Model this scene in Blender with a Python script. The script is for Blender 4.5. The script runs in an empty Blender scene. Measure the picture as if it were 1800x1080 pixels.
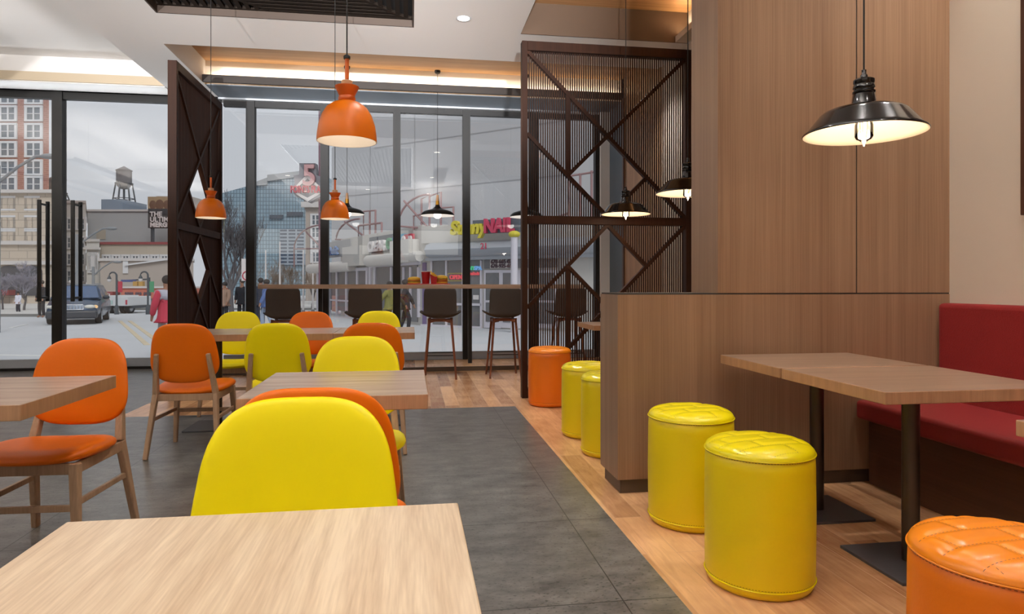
import bpy, bmesh, math, random
from mathutils import Vector, Matrix
random.seed(7)
PI = math.pi
C = bpy.context.scene.collection
sc = bpy.context.scene

# ------------------------------------------------------------------ camera, sky, light, exposure
F_PX = 1171.0; CAM_H = 1.10
TH = math.atan(178.0 / F_PX)                     # the camera looks this far to the right of the aisle
CT, ST = math.cos(TH), math.sin(TH)
cam = bpy.data.cameras.new('camera'); camo = bpy.data.objects.new('camera', cam); C.objects.link(camo)
camo.location = (0, 0, CAM_H); camo.rotation_euler = (PI / 2, 0, -TH)
cam.sensor_width = 36; cam.lens = 36 * F_PX / 1800
cam.shift_y = -40.0 / 1800; cam.clip_end = 500; cam.clip_start = 0.05
sc.camera = camo
sc.view_settings.view_transform = 'Standard'; sc.view_settings.look = 'None'
sc.view_settings.exposure = 0.0; sc.view_settings.gamma = 1.0; sc.view_settings.use_curve_mapping = False

def S(r, g, b):
    f = lambda c: (c / 255 / 12.92) if c / 255 <= .04045 else ((c / 255 + .055) / 1.055) ** 2.4
    return (f(r), f(g), f(b), 1)

w = bpy.data.worlds.new('overcast_sky'); sc.world = w; w.use_nodes = True
wn = w.node_tree; wn.nodes['Background'].inputs[0].default_value = S(203, 206, 212)
wn.nodes['Background'].inputs[1].default_value = 1.0

def area(name, loc, sx, sy, power, color, rot=(0, 0, 0), spread=180, shape='RECTANGLE'):
    l = bpy.data.lights.new(name, 'AREA'); l.shape = shape; l.size = sx
    if shape in ('RECTANGLE', 'ELLIPSE'): l.size_y = sy
    l.energy = power; l.color = color; l.spread = math.radians(spread)
    o = bpy.data.objects.new(name, l); o.location = loc; o.rotation_euler = rot; C.objects.link(o); return o
WARM = (1.0, .86, .66); NEUT = (1.0, .965, .92)
# LED strips hidden in the ceiling coves
area('cove_light', (-5.2, 8.90, 3.72), 4.3, .05, 10, (1, .84, .62), (math.radians(180), 0, 0))
area('cove_light', (0.16, 8.615, 3.66), 5.2, .03, 9, (1, .87, .68), (math.radians(125), 0, 0))
area('cove_light', (2.72, 5.2, 3.64), .04, 2.4, 10, (1, .74, .45), (math.radians(180), 0, 0))
# added fill uplights to brighten the ceiling (channels built further down), out of view
UPL = [(-2.6, .4, 4.0, 3.12, 100), (.55, .4, 4.0, 3.12, 100), (-5.4, 3.6, 7.0, 3.1, 90), (-6.8, 3.6, 7.0, 3.1, 70)]
for (x, y, ln, z, p) in UPL:
    area('uplight_lamp', (x, y, z + .03), .16, ln - .1, p, NEUT, (PI, 0, 0))
# added spotlights, out of view, that fill in ceiling brightness (cans built further down)
def aim(a, b): return (Vector(b) - Vector(a)).to_track_quat('-Z', 'Y').to_euler()
WASH = [((-6.6, -3.0, 1.9), (-5.4, 5.8, 3.62), 2600, 27), ((-4.0, -3.0, 1.9), (-3.0, 5.7, 3.6), 4600, 26), ((-1.7, -3.0, 1.9), (-.9, 5.6, 3.66), 6600, 26), ((.3, -3.0, 1.9), (.45, 5.5, 3.7), 6200, 24), ((-7.8, 5.0, 2.2), (-2.6, 7.4, 3.62), 900, 44), ((-7.8, 7.6, 2.4), (-4.0, 8.9, 3.56), 160, 50)]
for (a, b, p, c) in WASH:
    l = bpy.data.lights.new('ceiling_wash_lamp', 'SPOT'); l.energy = p; l.color = (.97, .98, 1); l.spot_size = math.radians(c); l.spot_blend = 1; l.shadow_soft_size = .08
    o = bpy.data.objects.new('ceiling_wash_lamp', l); o.location = a; o.rotation_euler = aim(a, b); C.objects.link(o)
# added unseen strips near the window head, in place of daylight on the soffit
area('window_head_strip', (-5.4, 9.02, 3.30), 4.9, .05, 8, (.84, .92, 1), (math.radians(-165), 0, 0))
area('window_head_strip', (.15, 9.2, 3.44), 4.9, .03, .7, (.84, .92, 1), (math.radians(-150), 0, 0))
# hazy daylight over the street, from behind the restaurant: its roof keeps it out of the room
sl = bpy.data.lights.new('sun', 'SUN'); sl.energy = 1.7; sl.angle = math.radians(25); sl.color = (1, .98, .95)
so = bpy.data.objects.new('sun', sl); so.rotation_euler = (math.radians(46), 0, math.radians(20)); C.objects.link(so)

# ------------------------------------------------------------------ helpers
def bmn(): return bmesh.new()
def box(bm, x0, x1, y0, y1, z0, z1, mi=0):
    vs = [bm.verts.new((x, y, z)) for x in (x0, x1) for y in (y0, y1) for z in (z0, z1)]
    for q in ((0, 1, 3, 2), (4, 6, 7, 5), (0, 4, 5, 1), (2, 3, 7, 6), (0, 2, 6, 4), (1, 5, 7, 3)):
        bm.faces.new([vs[i] for i in q]).material_index = mi
    return vs
def beam(bm, a, b, wx, wz, up=(0, 0, 1), wx2=None, wz2=None):
    """rectangular bar from a to b; wx across, wz along up"""
    a, b = Vector(a), Vector(b); d = (b - a).normalized(); up = Vector(up)
    s = d.cross(up).normalized(); u = s.cross(d).normalized()
    wx2 = wx2 or wx; wz2 = wz2 or wz
    vs = []
    for p, p1, p2 in ((a, wx, wz), (b, wx2, wz2)):
        for i, j in ((-1, -1), (1, -1), (1, 1), (-1, 1)):
            vs.append(bm.verts.new(p + s * (i * p1 / 2) + u * (j * p2 / 2)))
    for q in ((0, 3, 2, 1), (4, 5, 6, 7), (0, 1, 5, 4), (1, 2, 6, 5), (2, 3, 7, 6), (3, 0, 4, 7)):
        bm.faces.new([vs[i] for i in q])
def lathe(bm, prof, n=40, c=(0, 0, 0), mi=0):
    rings = []
    for r, z in prof:
        if r < 1e-6: rings.append([bm.verts.new((c[0], c[1], c[2] + z))])
        else: rings.append([bm.verts.new((c[0] + r * math.cos(2 * PI * i / n), c[1] + r * math.sin(2 * PI * i / n), c[2] + z)) for i in range(n)])
    for a, b in zip(rings, rings[1:]):
        for i in range(n):
            j = (i + 1) % n
            if len(a) == 1 and len(b) == 1: continue
            if len(a) == 1: f = bm.faces.new((a[0], b[j], b[i]))
            elif len(b) == 1: f = bm.faces.new((a[i], a[j], b[0]))
            else: f = bm.faces.new((a[i], a[j], b[j], b[i]))
            f.material_index = mi
    return rings
def tube(bm, pts, r, n=8, r2=None, cap=True):
    pts = [Vector(p) for p in pts]; m = len(pts); rings = []
    ref = Vector((0, 0, 1))
    for k, p in enumerate(pts):
        d = (pts[min(k + 1, m - 1)] - pts[max(k - 1, 0)]).normalized()
        rf = ref if abs(d.dot(ref)) < .95 else Vector((1, 0, 0))
        s = d.cross(rf).normalized(); u = s.cross(d)
        rr = r + ((r2 if r2 is not None else r) - r) * k / max(1, m - 1)
        rings.append([bm.verts.new(p + (s * math.cos(2 * PI * i / n) + u * math.sin(2 * PI * i / n)) * rr) for i in range(n)])
    for a, b in zip(rings, rings[1:]):
        for i in range(n): bm.faces.new((a[i], a[(i + 1) % n], b[(i + 1) % n], b[i]))
    if cap: bm.faces.new(rings[0][::-1]); bm.faces.new(rings[-1])
def prism(bm, poly, y0, y1, mi=0):
    """polygon in the x,z plane extruded along y"""
    a = [bm.verts.new((x, y0, z)) for x, z in poly]; b = [bm.verts.new((x, y1, z)) for x, z in poly]
    n = len(poly)
    bm.faces.new(a).material_index = mi; bm.faces.new(b[::-1]).material_index = mi
    for i in range(n):
        j = (i + 1) % n; bm.faces.new((a[j], a[i], b[i], b[j])).material_index = mi
def sphere(bm, c, rx, ry, rz, nu=16, nv=10):
    prof = [(math.sin(PI * k / nv), -math.cos(PI * k / nv)) for k in range(nv + 1)]
    prof[0] = (0, -1); prof[-1] = (0, 1)
    t = bmesh.new(); lathe(t, prof, nu)
    for v in t.verts: v.co = (c[0] + v.co.x * rx, c[1] + v.co.y * ry, c[2] + v.co.z * rz)
    join(bm, t)
def join(bm, t):
    mp = {v: bm.verts.new(v.co) for v in t.verts}
    for f in t.faces:
        g = bm.faces.new([mp[v] for v in f.verts]); g.material_index = f.material_index
    t.free()
def obj(name, bm, mat, parent=None, smooth=False, bevel=0, seg=2, angle=40, norm=True):
    if norm: bmesh.ops.recalc_face_normals(bm, faces=bm.faces[:])
    me = bpy.data.meshes.new(name); bm.to_mesh(me); bm.free()
    for m in (mat if isinstance(mat, (list, tuple)) else [mat]): me.materials.append(m)
    o = bpy.data.objects.new(name, me); C.objects.link(o)
    if parent: o.parent = parent
    if bevel:
        b = o.modifiers.new('bevel', 'BEVEL'); b.width = bevel; b.segments = seg; b.limit_method = 'ANGLE'; b.angle_limit = math.radians(angle)
        b.harden_normals = False
    if smooth:
        me.shade_smooth()
        try: me.set_sharp_from_angle(angle=math.radians(angle))
        except Exception: pass
    return o
def thing(name, label, cat, loc=(0, 0, 0), rz=0, group=None):
    o = bpy.data.objects.new(name, None); C.objects.link(o); o.location = loc; o.rotation_euler = (0, 0, rz)
    o.empty_display_size = .1
    return tag(o, label, cat, group)
def tag(o, label, cat, group=None, kind=None):
    o['label'] = label; o['category'] = cat
    if group: o['group'] = group
    if kind: o['kind'] = kind
    return o
def struct(name, bm, mat, **k):
    o = obj(name, bm, mat, **k); o['kind'] = 'structure'; return o
def dup(root, label, loc=None, rz=None, group=None, mats=None, drop=()):
    """copy of a thing with copies of its parts and sub-parts; mats swaps materials"""
    def cp(o, par):
        c = o.copy(); C.objects.link(c)
        if par: c.parent = par
        if mats and o.data:
            for s in range(len(o.data.materials)):
                m = o.data.materials[s]
                if m in mats:
                    c.material_slots[s].link = 'OBJECT'; c.material_slots[s].material = mats[m]
        for ch in kids[o]:
            if ch.name.split('.')[0] in drop: continue
            cp(ch, c)
        return c
    kids = {}
    def walk(o):
        kids[o] = list(o.children)
        for ch in kids[o]: walk(ch)
    walk(root)
    r = cp(root, None)
    if loc is not None: r.location = loc
    if rz is not None: r.rotation_euler = (0, 0, rz)
    r['label'] = label
    if group: r['group'] = group
    return r
def text(s, size, mat, parent, loc, rot=(PI / 2, 0, 0), ext=.02, off=0.0, name='lettering', sx=1.0, align='LEFT', shear=0):
    cu = bpy.data.curves.new('t', 'FONT'); cu.body = s; cu.size = size; cu.extrude = ext; cu.offset = off; cu.align_x = align; cu.shear = shear
    cu.space_line = .8
    t = bpy.data.objects.new('t', cu); C.objects.link(t)
    dg = bpy.context.evaluated_depsgraph_get(); dg.update()
    me = bpy.data.meshes.new_from_object(t.evaluated_get(dg)); me.name = name
    C.objects.unlink(t); bpy.data.objects.remove(t)
    me.materials.clear(); me.materials.append(mat)
    o = bpy.data.objects.new(name, me); C.objects.link(o); o.location = loc; o.rotation_euler = rot; o.scale = (sx, 1, 1)
    if parent: o.parent = parent
    return o

# ------------------------------------------------------------------ materials
def nodes(name):
    m = bpy.data.materials.new(name); m.use_nodes = True
    return m, m.node_tree, m.node_tree.nodes['Principled BSDF']
def plain(name, col, rough=.5, metal=0, bump=0, bscale=60, spec=.5, coat=0, var=0, vscale=8, emit=None, estr=0, sheen=0):
    m, t, p = nodes(name)
    p.inputs['Base Color'].default_value = col; p.inputs['Roughness'].default_value = rough
    p.inputs['Metallic'].default_value = metal; p.inputs['Specular IOR Level'].default_value = spec
    p.inputs['Coat Weight'].default_value = coat; p.inputs['Sheen Weight'].default_value = sheen
    if emit: p.inputs['Emission Color'].default_value = emit; p.inputs['Emission Strength'].default_value = estr
    tc = t.nodes.new('ShaderNodeTexCoord')
    if var:
        n = t.nodes.new('ShaderNodeTexNoise'); n.inputs['Scale'].default_value = vscale; n.inputs['Detail'].default_value = 5
        mx = t.nodes.new('ShaderNodeMixRGB'); mx.inputs[1].default_value = [c * (1 - var) for c in col[:3]] + [1]
        mx.inputs[2].default_value = [min(1, c * (1 + var)) for c in col[:3]] + [1]
        t.links.new(tc.outputs['Object'], n.inputs['Vector']); t.links.new(n.outputs[0], mx.inputs[0]); t.links.new(mx.outputs[0], p.inputs['Base Color'])
    if bump:
        n = t.nodes.new('ShaderNodeTexNoise'); n.inputs['Scale'].default_value = bscale; n.inputs['Detail'].default_value = 4
        b = t.nodes.new('ShaderNodeBump'); b.inputs['Strength'].default_value = bump; b.inputs['Distance'].default_value = .01
        t.links.new(tc.outputs['Object'], n.inputs['Vector']); t.links.new(n.outputs[0], b.inputs['Height']); t.links.new(b.outputs[0], p.inputs['Normal'])
    return m
def wood(name, dark, light, axis='z', fine=120, rough=.4, stretch=.02, coat=0, big=3, spec=.5, figure=.5):
    """veneer: noise drawn out along the grain axis, a broad figure and fine pores"""
    m, t, p = nodes(name); N = t.nodes.new; L = t.links.new
    tc = N('ShaderNodeTexCoord'); mp = N('ShaderNodeMapping')
    s = {'x': (stretch, 1, 1), 'y': (1, stretch, 1), 'z': (1, 1, stretch)}[axis]
    mp.inputs['Scale'].default_value = s; L(tc.outputs['Object'], mp.inputs['Vector'])
    n1 = N('ShaderNodeTexNoise'); n1.inputs['Scale'].default_value = fine; n1.inputs['Detail'].default_value = 3
    n2 = N('ShaderNodeTexNoise'); n2.inputs['Scale'].default_value = fine / 7; n2.inputs['Detail'].default_value = 5; n2.inputs['Distortion'].default_value = .6
    n3 = N('ShaderNodeTexNoise'); n3.inputs['Scale'].default_value = big; n3.inputs['Detail'].default_value = 2
    for n in (n1, n2, n3): L(mp.outputs[0], n.inputs['Vector'])
    a = N('ShaderNodeMath'); a.operation = 'MULTIPLY_ADD'; a.inputs[1].default_value = .45; L(n1.outputs[0], a.inputs[0])
    b = N('ShaderNodeMath'); b.operation = 'MULTIPLY'; b.inputs[1].default_value = figure; L(n2.outputs[0], b.inputs[0]); L(b.outputs[0], a.inputs[2])
    c = N('ShaderNodeMath'); c.operation = 'MULTIPLY_ADD'; c.inputs[1].default_value = .35; L(n3.outputs[0], c.inputs[0]); L(a.outputs[0], c.inputs[2])
    r = N('ShaderNodeValToRGB'); r.color_ramp.elements[0].position = .42; r.color_ramp.elements[0].color = dark
    r.color_ramp.elements[1].position = .88; r.color_ramp.elements[1].color = light
    L(c.outputs[0], r.inputs[0]); L(r.outputs[0], p.inputs['Base Color'])
    p.inputs['Roughness'].default_value = rough; p.inputs['Coat Weight'].default_value = coat; p.inputs['Specular IOR Level'].default_value = spec
    bp = N('ShaderNodeBump'); bp.inputs['Strength'].default_value = .08; bp.inputs['Distance'].default_value = .004
    L(a.outputs[0], bp.inputs['Height']); L(bp.outputs[0], p.inputs['Normal'])
    return m
def planks(name):
    m, t, p = nodes(name); N = t.nodes.new; L = t.links.new
    tc = N('ShaderNodeTexCoord'); mp = N('ShaderNodeMapping'); mp.inputs['Rotation'].default_value = (0, 0, PI / 2); mp.inputs['Location'].default_value = (.3, .074, 0)
    L(tc.outputs['Object'], mp.inputs['Vector'])
    br = N('ShaderNodeTexBrick'); br.offset = .37; br.inputs['Scale'].default_value = 1
    br.inputs['Brick Width'].default_value = 1.15; br.inputs['Row Height'].default_value = .128
    br.inputs['Mortar Size'].default_value = .0018; br.inputs['Bias'].default_value = 0
    br.inputs['Color1'].default_value = (0, 0, 0, 1); br.inputs['Color2'].default_value = (1, 1, 1, 1); br.inputs['Mortar'].default_value = (.5, .5, .5, 1)
    L(mp.outputs[0], br.inputs['Vector'])
    m2 = N('ShaderNodeMapping'); m2.inputs['Scale'].default_value = (1, .12, 1); L(tc.outputs['Object'], m2.inputs['Vector'])
    n1 = N('ShaderNodeTexNoise'); n1.inputs['Scale'].default_value = 30; n1.inputs['Detail'].default_value = 6; n1.inputs['Distortion'].default_value = 1.5
    n2 = N('ShaderNodeTexNoise'); n2.inputs['Scale'].default_value = 4; n2.inputs['Detail'].default_value = 4
    L(m2.outputs[0], n1.inputs['Vector']); L(tc.outputs['Object'], n2.inputs['Vector'])
    a = N('ShaderNodeMath'); a.operation = 'MULTIPLY_ADD'; a.inputs[1].default_value = .35; L(n1.outputs[0], a.inputs[0])
    sp = N('ShaderNodeMath'); sp.operation = 'MULTIPLY'; sp.inputs[1].default_value = .42; L(br.outputs['Color'], sp.inputs[0]); L(sp.outputs[0], a.inputs[2])
    b = N('ShaderNodeMath'); b.operation = 'MULTIPLY_ADD'; b.inputs[1].default_value = .45; L(n2.outputs[0], b.inputs[0]); L(a.outputs[0], b.inputs[2])
    r = N('ShaderNodeValToRGB'); r.color_ramp.elements[0].position = .3; r.color_ramp.elements[0].color = S(150, 96, 58)
    r.color_ramp.elements[1].position = .85; r.color_ramp.elements[1].color = S(240, 188, 138)
    L(b.outputs[0], r.inputs[0])
    mx = N('ShaderNodeMixRGB'); mx.inputs[2].default_value = S(214, 168, 128); L(br.outputs['Fac'], mx.inputs[0]); L(r.outputs[0], mx.inputs[1]); L(mx.outputs[0], p.inputs['Base Color'])
    p.inputs['Roughness'].default_value = .25
    return m
def tiles(name):
    m, t, p = nodes(name); N = t.nodes.new; L = t.links.new
    tc = N('ShaderNodeTexCoord'); mp = N('ShaderNodeMapping'); mp.inputs['Location'].default_value = (.07, .17, 0); L(tc.outputs['Object'], mp.inputs['Vector'])
    br = N('ShaderNodeTexBrick'); br.offset = 0; br.inputs['Scale'].default_value = 1
    br.inputs['Brick Width'].default_value = .8; br.inputs['Row Height'].default_value = .8; br.inputs['Mortar Size'].default_value = .0025
    br.inputs['Color1'].default_value = (.35, .35, .35, 1); br.inputs['Color2'].default_value = (.65, .65, .65, 1); br.inputs['Mortar'].default_value = (0, 0, 0, 1)
    L(mp.outputs[0], br.inputs['Vector'])
    m2 = N('ShaderNodeMapping'); m2.inputs['Scale'].default_value = (.6, 1, 1); L(tc.outputs['Object'], m2.inputs['Vector'])
    n1 = N('ShaderNodeTexNoise'); n1.inputs['Scale'].default_value = 9; n1.inputs['Detail'].default_value = 9; n1.inputs['Roughness'].default_value = .7
    n2 = N('ShaderNodeTexNoise'); n2.inputs['Scale'].default_value = 95; n2.inputs['Detail'].default_value = 3
    L(m2.outputs[0], n1.inputs['Vector']); L(m2.outputs[0], n2.inputs['Vector'])
    r = N('ShaderNodeValToRGB'); r.color_ramp.elements[0].position = .33; r.color_ramp.elements[0].color = S(78, 75, 72)
    r.color_ramp.elements[1].position = .72; r.color_ramp.elements[1].color = S(132, 129, 124); L(n1.outputs[0], r.inputs[0])
    pit = N('ShaderNodeValToRGB'); pit.color_ramp.elements[0].position = .34; pit.color_ramp.elements[0].color = (.45, .45, .45, 1); pit.color_ramp.elements[1].position = .41; pit.color_ramp.elements[1].color = (1, 1, 1, 1)
    L(n2.outputs[0], pit.inputs[0])
    mu = N('ShaderNodeMixRGB'); mu.blend_type = 'MULTIPLY'; mu.inputs[0].default_value = 1; L(r.outputs[0], mu.inputs[1]); L(pit.outputs[0], mu.inputs[2])
    mx = N('ShaderNodeMixRGB'); mx.inputs[2].default_value = S(50, 47, 43); L(br.outputs['Fac'], mx.inputs[0]); L(mu.outputs[0], mx.inputs[1]); L(mx.outputs[0], p.inputs['Base Color'])
    p.inputs['Roughness'].default_value = .3
    bp = N('ShaderNodeBump'); bp.inputs['Strength'].default_value = .12; bp.inputs['Distance'].default_value = .003; L(pit.outputs[0], bp.inputs['Height']); L(bp.outputs[0], p.inputs['Normal'])
    return m
def brickmat(name, c1, c2, mortar, bw, rh, ms, rough=.85, offs=.5):
    m, t, p = nodes(name); N = t.nodes.new; L = t.links.new
    tc = N('ShaderNodeTexCoord'); sx = N('ShaderNodeSeparateXYZ'); L(tc.outputs['Object'], sx.inputs[0])
    ad = N('ShaderNodeMath'); L(sx.outputs[0], ad.inputs[0]); L(sx.outputs[1], ad.inputs[1]); cb = N('ShaderNodeCombineXYZ'); L(ad.outputs[0], cb.inputs[0]); L(sx.outputs[2], cb.inputs[1])
    br = N('ShaderNodeTexBrick'); br.offset = offs; br.inputs['Scale'].default_value = 1; br.inputs['Brick Width'].default_value = bw; br.inputs['Row Height'].default_value = rh
    br.inputs['Mortar Size'].default_value = ms; br.inputs['Color1'].default_value = c1; br.inputs['Color2'].default_value = c2; br.inputs['Mortar'].default_value = mortar
    L(cb.outputs[0], br.inputs['Vector']); L(br.outputs['Color'], p.inputs['Base Color']); p.inputs['Roughness'].default_value = rough
    return m
def glassmat(name, tint=(1, 1, 1, 1), mult=1.0, ior=1.5):
    m = bpy.data.materials.new(name); m.use_nodes = True; t = m.node_tree; t.nodes.clear(); N = t.nodes.new; L = t.links.new
    o = N('ShaderNodeOutputMaterial'); mx = N('ShaderNodeMixShader'); tr = N('ShaderNodeBsdfTransparent'); gl = N('ShaderNodeBsdfGlossy'); fr = N('ShaderNodeFresnel')
    tr.inputs[0].default_value = tint; gl.inputs['Roughness'].default_value = 0.0; fr.inputs['IOR'].default_value = ior
    mu = N('ShaderNodeMath'); mu.operation = 'MULTIPLY'; mu.use_clamp = True; mu.inputs[1].default_value = mult; L(fr.outputs[0], mu.inputs[0])
    L(mu.outputs[0], mx.inputs[0]); L(tr.outputs[0], mx.inputs[1]); L(gl.outputs[0], mx.inputs[2]); L(mx.outputs[0], o.inputs[0])
    return m
def emis(name, col, s):
    m = bpy.data.materials.new(name); m.use_nodes = True; t = m.node_tree; t.nodes.clear()
    o = t.nodes.new('ShaderNodeOutputMaterial'); e = t.nodes.new('ShaderNodeEmission'); e.inputs[0].default_value = col; e.inputs[1].default_value = s
    t.links.new(e.outputs[0], o.inputs[0]); return m

M = {}
M['white'] = plain('ceiling_paint', S(226, 222, 218), .9, bump=.05, bscale=200)
M['cream'] = plain('cream_wall_paint', S(212, 196, 178), .85)
M['covecream'] = plain('warm_cove_paint', S(206, 184, 148), .85)
M['bluegrey'] = plain('blue_grey_paint', S(98, 108, 118), .6, bump=.04, bscale=150)
M['brownlip'] = plain('brown_painted_board', S(46, 36, 29), .6)
M['recess'] = plain('taupe_recess_paint', S(92, 70, 52), .7)
M['lipbeige'] = plain('beige_lip_paint', S(186, 168, 142), .7)
M['black'] = plain('black_metal', S(30, 28, 26), .35, .3)
M['frame'] = plain('dark_bronze_frame', S(24, 21, 19), .5, .1)
M['silver'] = plain('silver_trim', S(205, 208, 212), .3, .6)
M['greymetal'] = plain('grey_sill_metal', S(158, 162, 168), .5)
M['veneer'] = wood('brown_veneer', S(124, 92, 68), S(162, 128, 100), 'z', 150, .35, .012, big=5)
M['veneer_edge'] = M['veneer']
M['plinth'] = plain('dark_plinth', S(84, 68, 54), .5)
M['joint'] = plain('shadow_joint', S(52, 46, 42), .6)  # dark colour of the pier and divider joints
M['woodceil'] = wood('honey_wood_panel', S(150, 108, 68), S(206, 160, 112), 'x', 60, .5, .03)
M['woodpanel'] = wood('honey_wood_wall_panel', S(128, 92, 62), S(176, 134, 94), 'z', 60, .45, .03)
M['walnut'] = wood('dark_walnut', S(52, 30, 20), S(92, 56, 38), 'z', 60, .4, .03)
M['benchwood'] = wood('dark_bench_veneer', S(66, 40, 27), S(96, 62, 42), 'y', 90, .4, .02)
M['lattice'] = wood('red_brown_stained_wood', S(42, 23, 14), S(66, 38, 24), 'z', 80, .55, .03, spec=.2)
M['oak'] = wood('pale_oak_laminate', S(178, 148, 118), S(228, 206, 176), 'y', 240, .28, .05, big=4, figure=.6)  # near table's oak, the stronger light on it put into the colour
M['oakx'] = wood('warm_oak_laminate', S(156, 128, 108), S(198, 170, 146), 'x', 150, .25, .05, big=4)  # same oak, toned down in the colour where less light falls
M['oakr'] = wood('brown_oak_laminate', S(124, 98, 80), S(160, 132, 110), 'x', 150, .3, .05, big=4)
M['oakedge'] = wood('oak_edge_band', S(150, 110, 80), S(186, 144, 108), 'z', 200, .4, .05)
M['chairwood'] = wood('beech_chair_frame', S(146, 114, 86), S(184, 152, 122), 'z', 160, .45, .06)
M['stoolwood'] = wood('red_brown_stool_wood', S(92, 48, 28), S(132, 74, 46), 'z', 120, .4, .06)
M['planks'] = planks('plank_floor'); M['tiles'] = tiles('grey_stone_tile')
M['orange'] = plain('orange_leather', S(226, 108, 2), .42, spec=.3, bump=.12, bscale=22, var=.04)
M['yellow'] = plain('yellow_leather', S(250, 230, 2), .42, spec=.3, bump=.10, bscale=22, var=.03)
M['pyellow'] = plain('yellow_vinyl', S(240, 212, 8), .4, bump=.05, bscale=120)
M['porange'] = plain('orange_vinyl', S(240, 122, 16), .4, bump=.05, bscale=120)
M['pyellowtop'] = plain('glossy_yellow_vinyl', S(244, 224, 12), .24, bump=.10, bscale=14)
M['porangetop'] = plain('glossy_orange_vinyl', S(246, 140, 24), .27, bump=.08, bscale=14)
M['stitch'] = plain('dark_thread', S(70, 56, 20), .8)
M['redfab'] = plain('red_fabric', S(136, 32, 30), .9, bump=.35, bscale=260, var=.15, vscale=180, sheen=.05, spec=.2)
M['redleather'] = plain('red_leather', S(138, 38, 38), .5, bump=.05, bscale=60)
M['pole'] = plain('brushed_dark_steel', S(82, 76, 70), .35, .85)
M['baseplate'] = plain('dark_grey_plate', S(84, 82, 84), .45, .3)
M['shadeorange'] = plain('orange_enamel', S(222, 112, 4), .38, 0, spec=.35)
M['capred'] = plain('red_orange_lacquer', S(204, 92, 12), .4)
M['shadewhite'] = plain('white_enamel_inside', S(240, 232, 220), .5)
M['shadeblack'] = plain('black_enamel', S(10, 8, 7), .15, 0, coat=.3)
M['shadecream'] = plain('cream_enamel_inside', S(250, 236, 210), .6, emit=S(255, 226, 180), estr=.25)
M['cord'] = plain('black_cord', S(20, 18, 16), .6)
M['gold'] = plain('brass', S(206, 150, 52), .3, .8)
M['lampwood'] = plain('pale_lamp_wood', S(206, 160, 120), .5, var=.1, vscale=60)
M['clear'] = glassmat('clear_bulb_glass', (1, .93, .88, 1), 1.6)
M['filament'] = emis('glowing_filament', (1, .72, .45, 1), .9)
M['bulb'] = emis('lit_bulb', (1, .96, .9, 1), 5)
M['led'] = emis('led_strip', (1, .78, .48, 1), 2.5)
M['down'] = emis('downlight_lens', (1, .93, .82, 1), 9)
M['panel'] = emis('lit_ceiling_panel', (1, .95, .86, 1), 2.2)
M['glass'] = glassmat('window_glass', (.97, .98, .985, 1), 1.7)
M['shell'] = plain('charcoal_felt_shell', S(58, 50, 45), .85, bump=.2, bscale=240, var=.15, vscale=200)
M['redplastic'] = plain('red_plastic', S(196, 12, 14), .35)
M['redpaper'] = plain('red_paper', S(176, 8, 14), .5)
M['bun'] = plain('golden_bun', S(246, 196, 66), .5, var=.12, vscale=30)
M['patty'] = plain('fried_patty', S(206, 128, 44), .7, bump=.5, bscale=200, var=.25, vscale=120)
M['lettuce'] = plain('lettuce', S(150, 160, 40), .6, var=.2, vscale=80)
M['sauce'] = plain('tomato_slice', S(204, 70, 26), .4)
M['fries'] = plain('golden_fries', S(244, 190, 40), .5)
M['grille'] = plain('brown_grille_slat', S(38, 31, 26), .8, spec=.1)
M['void'] = plain('dark_duct', S(22, 20, 20), .9)

def pt(px, d): return ((px - 900) / F_PX * d)                 # metres right of the lens axis at distance d
def W(a, d): return (a * CT + d * ST, -a * ST + d * CT)        # street frame (turned to the street) -> room frame

# ------------------------------------------------------------------ room shell
CE = 3.56
XR, YW, XL, YB = 3.02, 9.32, -8.0, -3.2
bm = bmn(); box(bm, XL, .93, YB, 5.93, -.08, 0); box(bm, XL, -2.39, 5.93, YW, -.08, 0)
struct('floor', bm, M['tiles'])
bm = bmn(); box(bm, .93, XR, YB, 5.93, -.08, 0); box(bm, -2.39, XR, 5.93, YW, -.08, 0)
struct('floor_planks', bm, M['planks'])
bm = bmn(); box(bm, -2.39, 2.81, 8.46, 9.26, 0, .055)
struct('trim_step', bm, M['planks'], bevel=.003)
bm = bmn(); box(bm, -2.39, 2.81, 8.45, 8.46, 0, .056)
struct('trim_step_edge', bm, M['plinth'])
# ceiling with its recesses
holes = [(-8.0, -3.02, 1.6, 8.83, 3.865, 'A'), (-2.5, 2.81, 7.27, 8.68, 3.855, 'B'), (-2.28, .03, 1.6, 6.45, 3.655, 'C'), (1.067, 2.79, 3.9, 6.46, 3.87, 'D')]
xs = sorted({XL, XR} | {h[0] for h in holes} | {h[1] for h in holes}); ys = sorted({YB, YW, 8.72} | {h[2] for h in holes} | {h[3] for h in holes})
bw, bb = bmn(), bmn()
for x0, x1 in zip(xs, xs[1:]):
    for y0, y1 in zip(ys, ys[1:]):
        cx, cy = (x0 + x1) / 2, (y0 + y1) / 2; z = CE
        for h in holes:
            if h[0] < cx < h[1] and h[2] < cy < h[3]: z = h[4]
        if z == CE and cy > 8.68 and -2.5 < cx < 2.81: box(bb, x0, x1, y0, y1, z, 4.1)
        else: box(bw, x0, x1, y0, y1, z + (.02 if z in (3.855, 3.87) else 0), 4.1)
struct('ceiling', bw, M['white']); struct('ceiling_soffit', bb, M['bluegrey'])
bm = bmn(); box(bm, -2.5, 2.81, 7.27, 8.68, 3.855, 3.875); struct('ceiling_wood_panel', bm, M['woodceil'])
bm = bmn(); box(bm, 1.067, 2.79, 3.9, 6.46, 3.87, 3.89); struct('ceiling_wood_panel', bm, M['woodceil'])
bm = bmn(); box(bm, 1.067, 2.79, 6.445, 6.46, 3.56, 3.87); struct('trim_recess_face', bm, M['recess'])
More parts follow.
